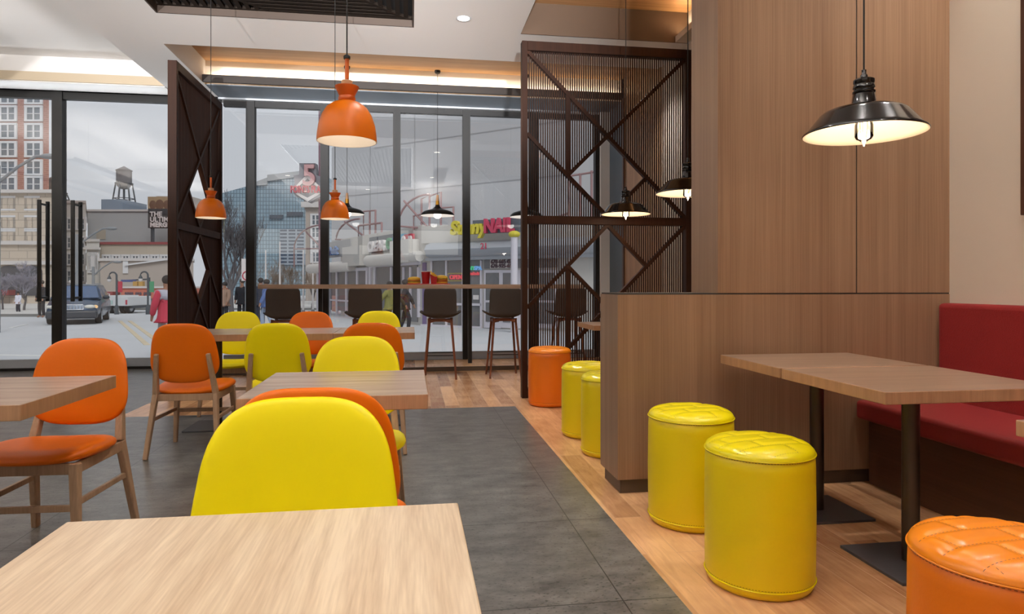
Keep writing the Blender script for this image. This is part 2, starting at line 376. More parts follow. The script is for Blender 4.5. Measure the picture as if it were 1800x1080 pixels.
bm = bmn(); box(bm, -2.5, 2.81, 8.672, 8.68, 3.57, 3.855); struct('trim_cove_back', bm, M['cream'])
bm = bmn(); box(bm, -8, -3.02, 8.952, 8.96, 3.575, 3.865); struct('trim_cove_back', bm, M['covecream'])
bm = bmn(); box(bm, -2.5, 2.81, 8.55, 8.585, 3.56, 3.65); struct('trim_cove_lip', bm, M['brownlip'])
bm = bmn(); box(bm, -8, -3.02, 8.80, 8.83, 3.56, 3.665); box(bm, -8, -3.02, 8.83, 8.96, 3.56, 3.575); struct('trim_cove_lip', bm, M['lipbeige'])
bm = bmn(); box(bm, -8, -3.02, 8.83, 8.96, 3.55, 3.56); struct('trim_cove_tray', bm, M['white'])
bm = bmn(); box(bm, -2.5, 2.81, YW - .10, YW - .06, 3.535, 3.558); struct('trim_window_head', bm, M['silver'])
for x0, x1, y0, z in ((-8, -3.02, 8.85, 3.576), (-2.5, 2.81, 8.588, 3.60)):
    bm = bmn(); box(bm, x0, x1, y0, y0 + .012, z, z + .01); struct('trim_cove_strip', bm, M['led'])
# right cove lip of the wood recess
bm = bmn(); box(bm, 2.66, 2.69, 3.9, 6.445, 3.56, 3.62); box(bm, 2.69, 2.79, 3.9, 6.445, 3.56, 3.575); struct('trim_cove_lip', bm, M['cream'])
# walls
bm = bmn(); box(bm, XR, XR + .2, YB, 3.70, 0, 4.1); struct('wall_right', bm, M['cream'])
bm = bmn(); box(bm, 2.81, XR + .2, 3.70, 7.20, 0, 4.1); struct('wall_right_far', bm, M['cream'])
bm = bmn(); box(bm, 2.79, XR + .2, 7.20, 8.46, 0, 4.1); struct('trim_wood_panel', bm, M['woodpanel'])
bm = bmn(); box(bm, 2.77, XR + .2, 8.46, 8.52, 0, 3.56); struct('trim_corner_post', bm, M['walnut'])
bm = bmn(); box(bm, 2.81, XR + .2, 8.52, YW + .2, 0, 4.1); struct('wall_window_side', bm, M['bluegrey'])
bm = bmn(); box(bm, 2.68, 2.81, YW - .12, YW + .2, 0, CE); struct('wall_window_return', bm, M['white'])
bm = bmn(); box(bm, XL - .2, XL, YB, YW, 0, 4.1); struct('wall_left', bm, M['cream'])
bm = bmn(); box(bm, XL, XR, YB - .2, YB, 0, 4.1); struct('wall_back', bm, M['cream'])
bm = bmn(); box(bm, XL, 3.2, YW - .1, YW + .2, CE, 4.3); struct('wall_front_header', bm, M['white'])
# pier and half wall clad in veneer
bm = bmn(); box(bm, 1.07, XR, 3.36, 3.68, .075, 1.045)
struct('wall_divider', bm, M['veneer'])
bm = bmn(); box(bm, 1.09, XR, 3.38, 3.66, 0, .075); struct('baseboard_divider', bm, M['plinth'])
bm = bmn(); box(bm, 1.075, XR, 3.365, 3.675, 1.045, 1.053); struct('trim_divider_top', bm, M['joint'])
bm = bmn(); box(bm, 1.626, 2.438, 3.362, 3.70, 1.053, CE); box(bm, 2.446, XR, 3.362, 3.70, 1.053, CE); struct('wall_pier', bm, M['veneer'])
bm = bmn(); box(bm, 2.437, 2.447, 3.366, 3.69, 1.053, CE); struct('trim_pier_joint', bm, M['joint'])
# downlights: ring, lens and lamp
def downlight(x, y, z, p, label, size=.055, energy=True):
    t = thing('downlight', label, 'downlight', (x, y, z))
    bm = bmn(); lathe(bm, [(size, 0), (size + .012, -.004), (size + .014, 0), (size, 0)], 32); obj('ring', bm, M['silver'], t, smooth=True)
    bm = bmn(); lathe(bm, [(0, -.002), (size, -.002), (size, 0.0)], 32); obj('lens', bm, M['down'], t)
    if energy:
        l = bpy.data.lights.new('downlight_lamp', 'SPOT'); l.energy = p; l.color = NEUT; l.spot_size = math.radians(110); l.spot_blend = .8; l.shadow_soft_size = .05
        o = bpy.data.objects.new('downlight_lamp', l); o.location = (x, y, z - .02); C.objects.link(o)
    return t
downlight(.483, 6.16, CE, 170, 'small round recessed downlight in the white ceiling')
downlight(2.3, 6.86, CE, 110, 'small round recessed downlight above the top right of the lattice screen')  # added lamp, whitens the wall behind the right screen
for (x, y, p) in ((.483, 3.2, 90), (.483, .4, 110), (-2.75, 3.0, 60), (-2.75, .4, 80), (-1.1, 1.0, 70), (2.84, 2.75, 125), (2.72, .7, 60), (1.9, 1.2, 60), (2.0, 2.75, 60)):
    downlight(x, y, CE if not (-2.28 < x < .03) or y < 1.6 else 3.65, p * .72, 'round recessed downlight above the dining room, out of the picture')['group'] = 'downlights out of the picture'
for (x, y, ln, z, p) in UPL:  # housings of the added fill uplights
    t = thing('linear_uplight', 'suspended linear uplight channel above the dining room', 'ceiling light', (x, y, z), 0, 'linear uplights')
    bm = bmn(); box(bm, -.1, .1, -ln / 2, ln / 2, -.03, 0); box(bm, -.1, -.09, -ln / 2, ln / 2, 0, .035); box(bm, .09, .1, -ln / 2, ln / 2, 0, .035); obj('channel', bm, M['white'], t)
    for yy in (-ln * .4, ln * .4):
        bm = bmn(); tube(bm, [(0, yy, 0), (0, yy, (3.655 if -2.28 < x < .03 else 3.865 if x < -3.02 else CE) - z)], .002, 6); obj('cable', bm, M['cord'], t)
for i, (a, b, p, c) in enumerate(WASH):  # cans of the added fill spotlights
    t = thing('wall_spotlight', 'black can spotlight on the wall aimed at the ceiling', 'spotlight', a, 0, 'ceiling wash spotlights'); t.rotation_euler = aim(a, b)
    bm = bmn(); lathe(bm, [(.10, -.02), (.10, .18), (0, .18)], 24); lathe(bm, [(.094, -.02), (.094, .15), (0, .15)], 24); obj('can', bm, M['black'], t, smooth=True, angle=50)
    bm = bmn(); tube(bm, [(0, 0, .17), (0, 0, .24)], .02, 8); obj('bracket', bm, M['black'], t)
for i in range(5):
    t = thing('menu_board', 'lit menu board on the back wall behind the viewer', 'menu board', (-5.6 + i * 1.6, YB, 2.45), 0, 'menu boards')
    bm = bmn(); box(bm, -.76, .76, 0.005, .06, -.42, .42); obj('frame', bm, M['black'], t)
    bm = bmn(); box(bm, -.73, .73, .06, .065, -.39, .39); obj('screen', bm, emis('menu_glow', (1, .94, .86, 1), 1.2) if i == 0 else bpy.data.materials['menu_glow'], t)
# air grille with mitred slats
t = thing('ceiling_grille', 'dark slatted air grille in a brown ceiling recess', 'grille', (0, 0, 3.655))
bm = bmn(); box(bm, -2.28, .03, 1.6, 6.45, -.004, 0); obj('backing', bm, M['void'], t)
bm = bmn()
for x0, x1, y0, y1 in ((-2.28, .03, 6.435, 6.45), (-2.28, -2.265, 1.6, 6.435), (.015, .03, 1.6, 6.435)): box(bm, x0, x1, y0, y1, -.095, -.004)
obj('recess_border', bm, plain('brown_recess_border', S(66, 50, 38), .6), t)
bm = bmn()
box(bm, -2.265, .015, 6.40, 6.435, -.03, -.004)
y = 6.365
def xl(y): return -1.30 - (6.4 - y) * 1.2
def xr(y): return -.06 - (6.4 - y)
while y > 4.3:
    a, b = max(-2.26, xl(y)), min(.01, xr(y))
    if b - a > .1: box(bm, a, b, y - .022, y + .022, -.03, -.006)
    y -= .075
obj('slats', bm, M['grille'], t)
bm = bmn(); x = -2.24
while x < 0:
    ya = 6.40
    yl = 6.4 - (-1.30 - x) / 1.2 if x < -1.30 else 6.4      # left field ends on the left mitre
    if x < -1.36: box(bm, x, x + .04, max(4.3, yl - 0), 6.4, -.03, -.006)
    y1 = 6.4 - (-.06 - x) if x < -.06 else 6.4
    box(bm, x, x + .04, 1.7, max(1.8, min(y1, 6.38)), -.03, -.006) if x > -1.9 else box(bm, x, x + .04, 1.7, 4.3, -.03, -.006)
    x += .075
obj('cross_slats', bm, M['grille'], t)
bm = bmn(); beam(bm, (xl(6.4), 6.40, -.018), (xl(5.6), 5.6, -.018), .03, .026); beam(bm, (xr(6.4), 6.40, -.018), (xr(4.6), 4.6, -.018), .03, .026)
obj('mitre_bars', bm, M['grille'], t)

# ------------------------------------------------------------------ window wall
def wx(px, y=YW):
    k = (px - 900) / F_PX; return y * (ST + CT * k) / (CT - ST * k)
mull = [(434, 449), (564, 578), (691, 704), (813, 826), (930, 944)]
bounds = [(-2.47 - .02, -2.47 + .02)] + [(wx(a), wx(b)) for a, b in mull] + [(wx(1045), 2.68)]
DZ0, DZ1 = .11, 3.46
n = 0
for i, (l, r) in enumerate(zip(bounds, bounds[1:])):
    n += 1
    x0, x1 = l[1], r[0]
    wt = bpy.data.objects.new('window_%d' % n, None); C.objects.link(wt); wt['kind'] = 'structure'; wt.location = ((x0 + x1) / 2, YW, 0)
    hw = (x1 - x0) / 2
    bm = bmn(); box(bm, -hw, hw, -.04, .04, DZ1, 3.535); box(bm, -hw, hw, -.04, .04, .0, .055); obj('frame_rails', bm, M['frame'], wt)
    bm = bmn(); box(bm, -hw, hw, -.03, .03, .055, .16); obj('sill', bm, M['greymetal'], wt)
    bm = bmn(); box(bm, r[0] - (x0 + x1) / 2, r[1] - (x0 + x1) / 2, -.06, .06, 0, 3.535); obj('mullion', bm, M['frame'], wt)
    bm = bmn(); box(bm, -hw, hw, -.004, .004, .16, DZ1); obj('pane', bm, M['glass'], wt)
xm0, xm1 = wx(95), wx(113)
xd = (xm0 + xm1) / 2
doors = [(xd - 1.75, xm0), (xm1, -2.49), (xd - 3.5, xd - 1.80)]
for k, (x0, x1) in enumerate(doors):
    wt = bpy.data.objects.new('door_%d' % (k + 1), None); C.objects.link(wt); wt['kind'] = 'structure'; wt.location = ((x0 + x1) / 2, YW, 0); hw = (x1 - x0) / 2
    bm = bmn(); box(bm, -hw, hw, -.04, .04, 3.47, 3.56); box(bm, -hw, hw, -.05, .05, -.01, .035); obj('frame_rails', bm, M['black'], wt)
    bm = bmn(); box(bm, -hw, hw, -.03, .03, .035, .14); obj('bottom_rail', bm, M['greymetal'], wt)
    bm = bmn(); box(bm, -hw, hw, -.005, .005, .14, 3.47); obj('pane', bm, M['glass'], wt)
    if k < 2:
        hx = wx(69, YW - .10) if k == 0 else wx(128, YW - .10)
        for s, mat in ((-1, 'black'), (1, 'black')):
            bm = bmn(); xx = hx - (x0 + x1) / 2
            box(bm, xx - .022, xx + .022, s * .10 - .012, s * .10 + .012, .88, 2.17)
            for z in (.93, 2.12): box(bm, xx - .012, xx + .012, min(0, s * .10), max(0, s * .10), z - .012, z + .012)
            obj('handle', bm, M[mat], wt, bevel=.003)
bm = bmn(); box(bm, xm0, xm1, YW - .06, YW + .06, 0, 3.56); struct('trim_door_mullion', bm, M['black'])
bm = bmn(); box(bm, xd - 1.80, xd - 1.75, YW - .06, YW + .06, 0, 3.56); struct('trim_door_mullion', bm, M['black'])

# ------------------------------------------------------------------ lattice screens
def screen(name, label, loc, rz):
    """1.72 wide, 3.45 high, upper half mirrored below; x along the screen, y thickness"""
    t = thing(name, label, 'screen', loc, rz)
    Wd, H, P = 1.72, 3.45, .055; th = .028
    bm = bmn()
    box(bm, 0, P, -.045, .045, 0, H); box(bm, Wd - P, Wd, -.045, .045, 0, H); box(bm, P, Wd - P, -.045, .045, H - .09, H); box(bm, P, Wd - P, -.045, .045, 0, .06)
    obj('frame', bm, M['lattice'], t, bevel=.003)
    bm = bmn(); box(bm, P, Wd - P, -.035, .035, H / 2 - .04, H / 2 + .04); obj('middle_rail', bm, M['lattice'], t, bevel=.003)
    u0, u1 = P, Wd - P
    def pos(u, v, up):                      # v 0 at the outer edge, 1 at the middle rail
        x = u0 + (u1 - u0) * u
        zt, zm = (H - .09, H / 2 + .04) if up else (.06, H / 2 - .04)
        return (x, 0, zt + (zm - zt) * v)
    bm = bmn(); dk = 0
    for up in (True, False):
        for a, b in (((0, 0), (1, 1)), ((1, 0), (.25, .75)), ((0, .5), (.5, 1)), ((.75, .75), (.5, 1))):
            dk += .0012; beam(bm, pos(*a, up), pos(*b, up), .035, .056 - dk, up=(0, 1, 0))
        a, b = pos(.25, .25, up), pos(.25, .75, up); beam(bm, a, b, .04, .044, up=(0, 1, 0))
    obj('diagonal_bars', bm, M['lattice'], t)
    bm = bmn(); ns = 71; sw = .0108
    for i in range(1, ns):
        u = i / ns; x = u0 + (u1 - u0) * u
        for up in (True, False):
            segs = [(0, 1)]
            if .25 < u < .75:               # the open diamond
                h = .25 - abs(u - .5); segs = [(0, .75 - h), (.75 + h, 1)]
            for a, b in segs:
                za, zb = pos(u, a, up)[2], pos(u, b, up)[2]
                if abs(za - zb) > .004: box(bm, x - sw / 2, x + sw / 2, -.006, .006, min(za, zb), max(za, zb))
    obj('slats', bm, M['lattice'], t)
    return t
screen('lattice_screen', 'tall dark brown slatted lattice screen facing us beside the veneered pier', (1.06, 6.37, 0), 0)
screen('lattice_screen', 'tall brown lattice screen seen edge on beside the glass doors', (-2.47, 9.15, 0), -PI / 2)

# ------------------------------------------------------------------ chairs
def pad(bm, bound, T, bend, rings=9, edge=5.0):
    """cushion: bound = closed outline points (u,v); bend maps (u,v,thickness) to space"""
    cu = sum(p[0] for p in bound) / len(bound); cv = sum(p[1] for p in bound) / len(bound); n = len(bound)
    sr = [1 - (1 - k / rings) ** 1.8 for k in range(1, rings + 1)]
    sides = []
    for sgn in (1, -1):
        lay = [[bm.verts.new(bend(cu, cv, sgn * T / 2, 0))]]
        for k, s in enumerate(sr):
            if sgn == -1 and k == rings - 1: lay.append(sides[0][-1]); break
            h = T / 2 * (max(0, 1 - s ** edge)) ** .5
            lay.append([bm.verts.new(bend(cu + (u - cu) * s, cv + (v - cv) * s, sgn * h, s)) for u, v in bound])
        sides.append(lay)
        for i in range(n): bm.faces.new((lay[0][0], lay[1][i], lay[1][(i + 1) % n]))
        for a, b in zip(lay[1:], lay[2:]):
            for i in range(n): bm.faces.new((a[i], b[i], b[(i + 1) % n], a[(i + 1) % n]))
def sqc(a, n): return math.copysign(abs(math.cos(a)) ** (2 / n), math.cos(a))
def sqs(a, n): return math.copysign(abs(math.sin(a)) ** (2 / n), math.sin(a))
def make_chair(label, mat):
    t = thing('dining_chair', label, 'chair', (0, 0, 0), 0, 'dining chairs')
    zc, zh = .662, .192
    bd = []
    for i in range(72):
        a = 2 * PI * i / 72; v = sqs(a, 3.5 if a < PI else 2.9); u = sqc(a, 3.5 if a < PI else 2.9)
        wdt = .204 * (1 - .125 * v - (.03 * (v - .2) ** 2 if v > .2 else 0) - (.10 * (v + .35) ** 2 if v < -.35 else 0))
        bd.append((u * wdt, zc + v * zh))
    def bend(u, z, h, s):
        y = -.195 - (z - .47) * .17 - .032 * (1 - (u / .21) ** 2)
        return (u, y + h, z)
    bm = bmn(); pad(bm, bd, .036, bend, edge=6); obj('backrest', bm, mat, t, smooth=True, angle=180)
    bd = []
    for i in range(72):
        a = 2 * PI * i / 72; u = sqc(a, 3.2); v = sqs(a, 3.2)
        bd.append((u * (.228 + .012 * v - .012 * v * v), -.0 + v * .215))
    def bend2(u, v, h, s):
        z = .424 + h * (1 if h > 0 else .85) + .008 * (v / .215) - .016 * max(0, (1 - (u / .23) ** 2)) * (1 if h > 0 else .2) - .014 * max(0, v / .215) ** 4
        return (u, v, z)
    bm = bmn(); pad(bm, bd, .074, bend2, edge=7); obj('seat', bm, mat, t, smooth=True, angle=180)
    wd = M['chairwood']
    for s in (-1, 1):
        bm = bmn()
        beam(bm, (s * .215, -.285, 0), (s * .182, -.205, .40), .026, .034, up=(0, 1, 0), wx2=.032, wz2=.044)
        beam(bm, (s * .182, -.205, .40), (s * .155, -.272, .66), .032, .044, up=(0, 1, 0), wx2=.026, wz2=.026)
        obj('leg', bm, wd, t, bevel=.005)
        bm = bmn(); beam(bm, (s * .205, .200, 0), (s * .180, .165, .395), .026, .026, up=(0, 1, 0), wx2=.036, wz2=.040); obj('leg', bm, wd, t, bevel=.005)
    bm = bmn()
    for s in (-1, 1): beam(bm, (s * .182, -.20, .375), (s * .180, .165, .375), .022, .044)
    beam(bm, (-.18, .165, .375), (.18, .165, .375), .022, .044); beam(bm, (-.18, -.195, .375), (.18, -.195, .375), .022, .044)
    obj('seat_frame', bm, wd, t, bevel=.003)
    for s in (-1, 1):
        bm = bmn(); beam(bm, (s * .193, -.235, .24), (s * .188, .178, .24), .016, .024); obj('stretcher', bm, wd, t, bevel=.003)
    bm = bmn(); beam(bm, (-.189, -.02, .24), (.189, -.02, .24), .016, .022) if 0 else beam(bm, (-.190, .183, .225), (.190, .183, .225), .016, .026); obj('stretcher', bm, wd, t, bevel=.003)
    return t
c0 = make_chair('yellow padded chair at the far side of the nearest pale table', M['yellow'])
c0.location = (-.235, 1.215, 0); c0.rotation_euler = (0, 0, PI)
OY = {M['yellow']: M['orange']}; G = 'dining chairs'
def chair(x, y, rz, label, orange): return dup(c0, label, (x, y, 0), rz, G, OY if orange else None)
chair(-.235, 1.93, 0.0, 'orange padded chair tucked in back to back behind the nearest yellow chair', True)
chair(-1.478, 3.02, PI - .04, 'orange padded chair facing us behind the left table, seat in view', True)
chair(-.25, 2.95, PI, 'yellow padded chair at the far side of the middle table', False)
chair(-1.42, 4.74, -.02, 'orange chair seen from behind at the left end of the long table, legs in view', True)
chair(-.845, 4.69, 0, 'yellow chair seen from behind at the near side of the long table', False)
chair(-.25, 4.64, 0, 'orange chair seen from behind at the right end of the long table', True)
chair(-1.53, 6.04, PI, 'yellow chair facing us at the far left of the long table', False)
chair(-.89, 5.95, PI, 'orange chair facing us at the far side of the long table', True)
chair(-.29, 5.98, PI, 'yellow chair facing us at the far right of the long table', False)

# ------------------------------------------------------------------ tables
def make_table(label, cx, cy, wx_, wy, top, topmat, th=.05, group='cafe tables', base=(.40, .40)):
    t = thing('cafe_table', label, 'table', (cx, cy, 0), 0, group)
    bm = bmn(); box(bm, -wx_ / 2, wx_ / 2, -wy / 2, wy / 2, top - th, top)
    for f in bm.faces:
        if abs(f.calc_center_median().z - (top - th / 2)) < .01: f.material_index = 1
    obj('tabletop', bm, [topmat, M['oakedge']], t, bevel=.003)
    bm = bmn(); lathe(bm, [(0, .012), (.032, .012), (.032, top - th), (0, top - th)], 28); obj('pole', bm, M['pole'], t, smooth=True)
    bm = bmn(); box(bm, -base[0] / 2, base[0] / 2, -base[1] / 2, base[1] / 2, 0, .012); obj('base_plate', bm, M['baseplate'], t, bevel=.002)
    bm = bmn(); box(bm, -.11, .11, -.11, .11, top - th - .006, top - th); obj('mounting_plate', bm, M['baseplate'], t)
    return t
TT = .734
make_table('pale wood table nearest to us in the foreground', -.223, .817, .603, .603, TT, M['oak'])
make_table('square wood table in the middle with a yellow chair behind it', -.248, 2.555, .61, .64, TT, M['oakx'])
make_table('square wood table at the left edge with an orange chair behind it', -1.475, 2.555, .61, .665, TT, M['oakx'])
for k, (x, l) in enumerate(((-.27, 'right end unit of the long table row behind the chairs'), (-.873, 'middle unit of the long table row behind the chairs'), (-1.476, 'left end unit of the long table row behind the chairs'))):
    make_table(l, x, 5.44, .60, .68, TT, M['oakx'])
GR = 'tables along the red bench'
make_table('brown table with one corner toward us between yellow poufs and red bench', 1.95, 2.362, .72, .642, TT, M['oakr'], .044, GR, (.36, .36))
make_table('brown table pushed against its twin nearest the veneered half wall', 1.95, 2.977, .72, .562, TT, M['oakr'], .044, GR, (.36, .36))
make_table('brown table whose corner just shows at the right edge above the orange pouf', 1.975, 1.27, .72, .61, TT, M['oakr'], .044, GR, (.36, .36))
make_table('small brown table showing past the half wall in front of the lattice screen', 1.96, 6.0, .72, .60, TT, M['oakr'], .044, GR, (.36, .36))

# ------------------------------------------------------------------ poufs
def make_pouf(label, m1, m2, x, y, rz):
    t = thing('pouf', label, 'pouf', (x, y, 0), rz, 'cylindrical poufs')
    R = .194
    bm = bmn(); lathe(bm, [(0, .004), (R - .012, .004), (R - .003, .018), (R - .001, .03), (R, .06), (R + .002, .26), (R, .44), (R - .002, .482), (R - .01, .488), (0, .488)], 72)
    obj('body', bm, m1, t, smooth=True, angle=60)
    def h(px_, py_):
        r = min(1, math.hypot(px_, py_) / R)
        z = .488 + .036 * (1 - r ** 7) ** .6 + .007 * (1 - r * r)
        row = (py_ + 10) / .078; fr = row - math.floor(row); k = int(math.floor(row))
        col = (px_ + 10 + (k % 2) * .085) / .17; fc = col - math.floor(col)
        d1 = min(fr, 1 - fr) * .078; d2 = min(fc, 1 - fc) * .17
        g = math.exp(-(d1 / .010) ** 2) + math.exp(-(d2 / .010) ** 2)
        return z - .0055 * min(1, g) * (1 - r ** 8)
    bm = bmn(); rings = [[bm.verts.new((0, 0, h(0, 0)))]]; n = 110; K = 34
    for k in range(1, K + 1):
        r = R * (1 - (1 - k / K) ** 1.35) * 1.0; rings.append([bm.verts.new((r * math.cos(2 * PI * i / n), r * math.sin(2 * PI * i / n), h(r * math.cos(2 * PI * i / n), r * math.sin(2 * PI * i / n)))) for i in range(n)])
    for a, b in zip(rings, rings[1:]):
        for i in range(n):
            j = (i + 1) % n
            bm.faces.new((a[0], b[i], b[j])) if len(a) == 1 else bm.faces.new((a[i], b[i], b[j], a[j]))
    c = obj('cushion_top', bm, m2, t, smooth=True, angle=180)
    for z in (.485, .034):
        bm = bmn(); tube(bm, [((R + .001) * math.cos(a), (R + .001) * math.sin(a), z) for a in [2 * PI * i / 96 for i in range(97)]], .0026, 6, cap=False)
        obj('piping', bm, m2, t, smooth=True)
    bm = bmn()
    def dash(x0, y0, x1, y1):
        L = math.hypot(x1 - x0, y1 - y0); k = int(L / .0105); dx, dy = (x1 - x0) / L, (y1 - y0) / L
        for i in range(k):
            a = i * .0105; q = []
            for s in (0, .0058): q.append((x0 + dx * (a + s), y0 + dy * (a + s)))
            if max(math.hypot(*q[0]), math.hypot(*q[1])) > R * .97: continue
            nx, ny = -dy * .0007, dx * .0007
            vs = [bm.verts.new((p[0] + e * nx, p[1] + e * ny, h(*p) + .0009)) for p, e in ((q[0], -1), (q[1], -1), (q[1], 1), (q[0], 1))]
            bm.faces.new(vs)
    for k in range(-4, 5):
        yy = k * .078 - 10 + math.floor(10 / .078) * .078
        if abs(yy) < R: dash(-R, yy, R, yy)
        kk = int(math.floor((yy + .03 + 10) / .078))
        for q in range(-3, 4):
            xx = math.floor(10 / .17) * .17 + q * .17 - 10 - (kk % 2) * .085
            if abs(xx) < R * .95: dash(xx, yy, xx, yy + .078)
    for z in (.4805, .041):
        for i in range(118):
            a0 = 2 * PI * i / 118; a1 = a0 + .030; rr = R + .0012
            bm.faces.new([bm.verts.new((rr * math.cos(a), rr * math.sin(a), zz)) for a, zz in ((a0, z - .0006), (a1, z - .0006), (a1, z + .0006), (a0, z + .0006))])
    obj('stitching', bm, M['stitch'], t, norm=False)
    return t
p0 = make_pouf('large yellow pouf standing in front of the table corner, nearest yellow one', M['pyellow'], M['pyellowtop'], 1.282, 2.315, .15)
PO = {M['pyellow']: M['porange'], M['pyellowtop']: M['porangetop']}
dup(p0, 'yellow pouf just behind the nearest yellow pouf by the half wall', (1.292, 2.95, 0), .1)
dup(p0, 'orange pouf with stitched top in the bottom right corner', (1.335, 1.325, 0), .05, mats=PO)
dup(p0, 'yellow pouf farther back, half hidden behind another yellow pouf', (1.285, 4.74, 0), .2)
dup(p0, 'yellow pouf partly hidden by the end of the veneered half wall', (1.292, 4.20, 0), .1)
dup(p0, 'orange pouf at the foot of the lattice screen', (1.257, 5.98, 0), .1, mats=PO)

# ------------------------------------------------------------------ bench
t = thing('bench', 'red upholstered bench along the right wall with dark wood base', 'bench', (0, 0, 0))
bm = bmn(); box(bm, 2.50, 3.0, -.6, 3.34, 0, .36); obj('base', bm, M['benchwood'], t, bevel=.003)
bm = bmn(); box(bm, 2.42, 2.93, -.6, 3.345, .362, .465); obj('seat_cushion', bm, M['redleather'], t, bevel=.022, seg=4, smooth=True)
bm = bmn(); box(bm, 2.925, 3.015, -.6, 3.345, .40, .995); obj('backrest', bm, M['redfab'], t, bevel=.025, seg=4, smooth=True)
# dark wood board on the right wall
bm = bmn(); box(bm, 2.97, 3.02, .8, 2.871, 1.44, 2.9)
o = obj('wall_board', bm, M['walnut'], bevel=.004); tag(o, 'dark wood board hung on the cream wall at the right edge', 'wall panel')

# ------------------------------------------------------------------ pendants
def orange_pendant(label, x, y, z, top, src=None):
    if src:
        r = dup(src, label, (x, y, z))
    else:
        t = r = thing('pendant_lamp', label, 'lamp', (x, y, z), 0, 'orange dome pendants')
        R = .1165
        out = [(R, 0), (R * 1.0, .006), (R * .985, .03), (R * .94, .065), (R * .84, .102), (R * .68, .133), (R * .46, .152), (R * .30, .158), (.030, .160)]
        inn = [(.026, .154), (R * .44, .148), (R * .66, .129), (R * .82, .099), (R * .92, .063), (R * .965, .03), (R * .975, .002)]
        bm = bmn(); lathe(bm, out, 64); obj('shade', bm, M['shadeorange'], t, smooth=True, angle=60)
        bm = bmn(); lathe(bm, inn + [(R * .975, .0), (R, 0)], 64); obj('shade_lining', bm, M['shadewhite'], t, smooth=True, angle=60)
        bm = bmn(); lathe(bm, [(.030, .158), (.032, .162), (.034, .172), (.030, .180), (.036, .194), (.047, .215), (.047, .218), (.028, .218), (0, .218)], 48); obj('collar', bm, M['capred'], t, smooth=True, angle=40)
        bm = bmn(); lathe(bm, [(.022, .218), (.022, .240), (.020, .242), (0, .242)], 32); obj('wood_ring', bm, M['lampwood'], t, smooth=True, angle=40)
        bm = bmn(); lathe(bm, [(.008, .242), (.008, .33), (0, .33)], 20); obj('stem', bm, M['capred'], t, smooth=True, angle=40)
        bm = bmn(); lathe(bm, [(0, .328), (.013, .328), (.0135, .338), (.009, .343), (0, .343)], 24); obj('cap', bm, M['cord'], t, smooth=True, angle=40)
        bm = bmn(); sphere(bm, (0, 0, .105), .028, .028, .034, 24, 14); obj('bulb', bm, M['bulbdim'], t, smooth=True, angle=180)
    bm = bmn(); tube(bm, [(0, 0, .34), (0, 0, top - z)], .0028, 8); obj('cord', bm, M['cord'], r, smooth=True)
    return r
for q in ((-.25, 2.708, 1.70), (-1.60, 5.70, 1.672), (-.625, 5.72, 1.68)):
    l = bpy.data.lights.new('dome_light', 'POINT'); l.energy = .22; l.color = (1, .9, .78); l.shadow_soft_size = .02
    o = bpy.data.objects.new('dome_light', l); o.location = q; C.objects.link(o)
M['bulbdim'] = emis('softly_lit_bulb', (1, .9, .78, 1), 1.2)
for c_ in ():
    pass
op = orange_pendant('large orange dome pendant with thin black cord, nearest of the orange ones', -.25, 2.708, 1.665, 3.65)
def redo(op, label, x, y, z, top):
    r = dup(op, label, (x, y, z), drop=('cord',)); bm = bmn(); tube(bm, [(0, 0, .34), (0, 0, top - z)], .0028, 8); obj('cord', bm, M['cord'], r, smooth=True); return r
redo(op, 'orange dome pendant hanging in front of the left lattice screen', -1.60, 5.70, 1.637, 3.65)
redo(op, 'small orange dome pendant at the middle window mullion', -.625, 5.72, 1.645, 3.65)

def black_pendant(label, x, y, z, top):
    t = thing('pendant_lamp', label, 'lamp', (x, y, z), 0, 'black enamel pendants over the bench tables')
    R = .225
    bm = bmn(); lathe(bm, [(R, 0), (R + .003, .002), (R + .002, .006), (R * .94, .018), (R * .73, .078), (R * .67, .090), (R * .58, .098), (R * .42, .103), (.050, .110)], 72); obj('shade', bm, M['shadeblack'], t, smooth=True, angle=50)
    bm = bmn(); lathe(bm, [(R, 0), (R - .005, .001), (R * .92, .016), (R * .71, .074), (R * .65, .085), (R * .56, .092), (R * .4, .097), (0, .099)], 72); obj('shade_lining', bm, M['shadecream'], t, smooth=True, angle=50)
    bm = bmn(); lathe(bm, [(.052, .104), (.048, .112), (.046, .116), (.041, .158), (.038, .160), (.042, .164), (.042, .170), (.037, .174), (.037, .180), (.041, .184), (.039, .196), (.036, .198), (.039, .204), (.039, .216), (.034, .220), (.015, .224), (.013, .236), (.009, .240), (.009, .256), (0, .256)], 48); obj('socket', bm, M['shadeblack'], t, smooth=True, angle=50)
    bm = bmn(); lathe(bm, [(.014, .088), (.018, .07), (.030, .05), (.034, .035), (.034, -.010), (.028, -.020), (.016, -.026), (.006, -.036), (.004, -.046), (0, -.050)], 32); b = obj('bulb', bm, M['clear'], t, smooth=True, angle=50)
    bm = bmn()
    for a in range(5):
        c_, s_ = math.cos(a * 1.257), math.sin(a * 1.257); tube(bm, [(.004 * c_, .004 * s_, .07), (.016 * c_, .016 * s_, .06), (.012 * c_, .012 * s_, .005)], .0012, 5)
    obj('filament', bm, M['filament'], b)
    bm = bmn(); tube(bm, [(0, 0, .25), (0, 0, top - z)], .0036, 8); obj('cord', bm, M['cord'], t, smooth=True)
    l = bpy.data.lights.new('pendant_light', 'POINT'); l.energy = 2.6; l.color = (1, .86, .68); l.shadow_soft_size = .03
    o = bpy.data.objects.new('pendant_light', l); o.location = (x, y, z + .01); C.objects.link(o)
    return t
black_pendant('large glossy black pendant hanging before the veneered pier', 1.79, 2.42, 1.70, CE)
black_pendant('black enamel pendant partly cut off by the veneered pier edge', 1.972, 4.55, 1.752, 3.87)
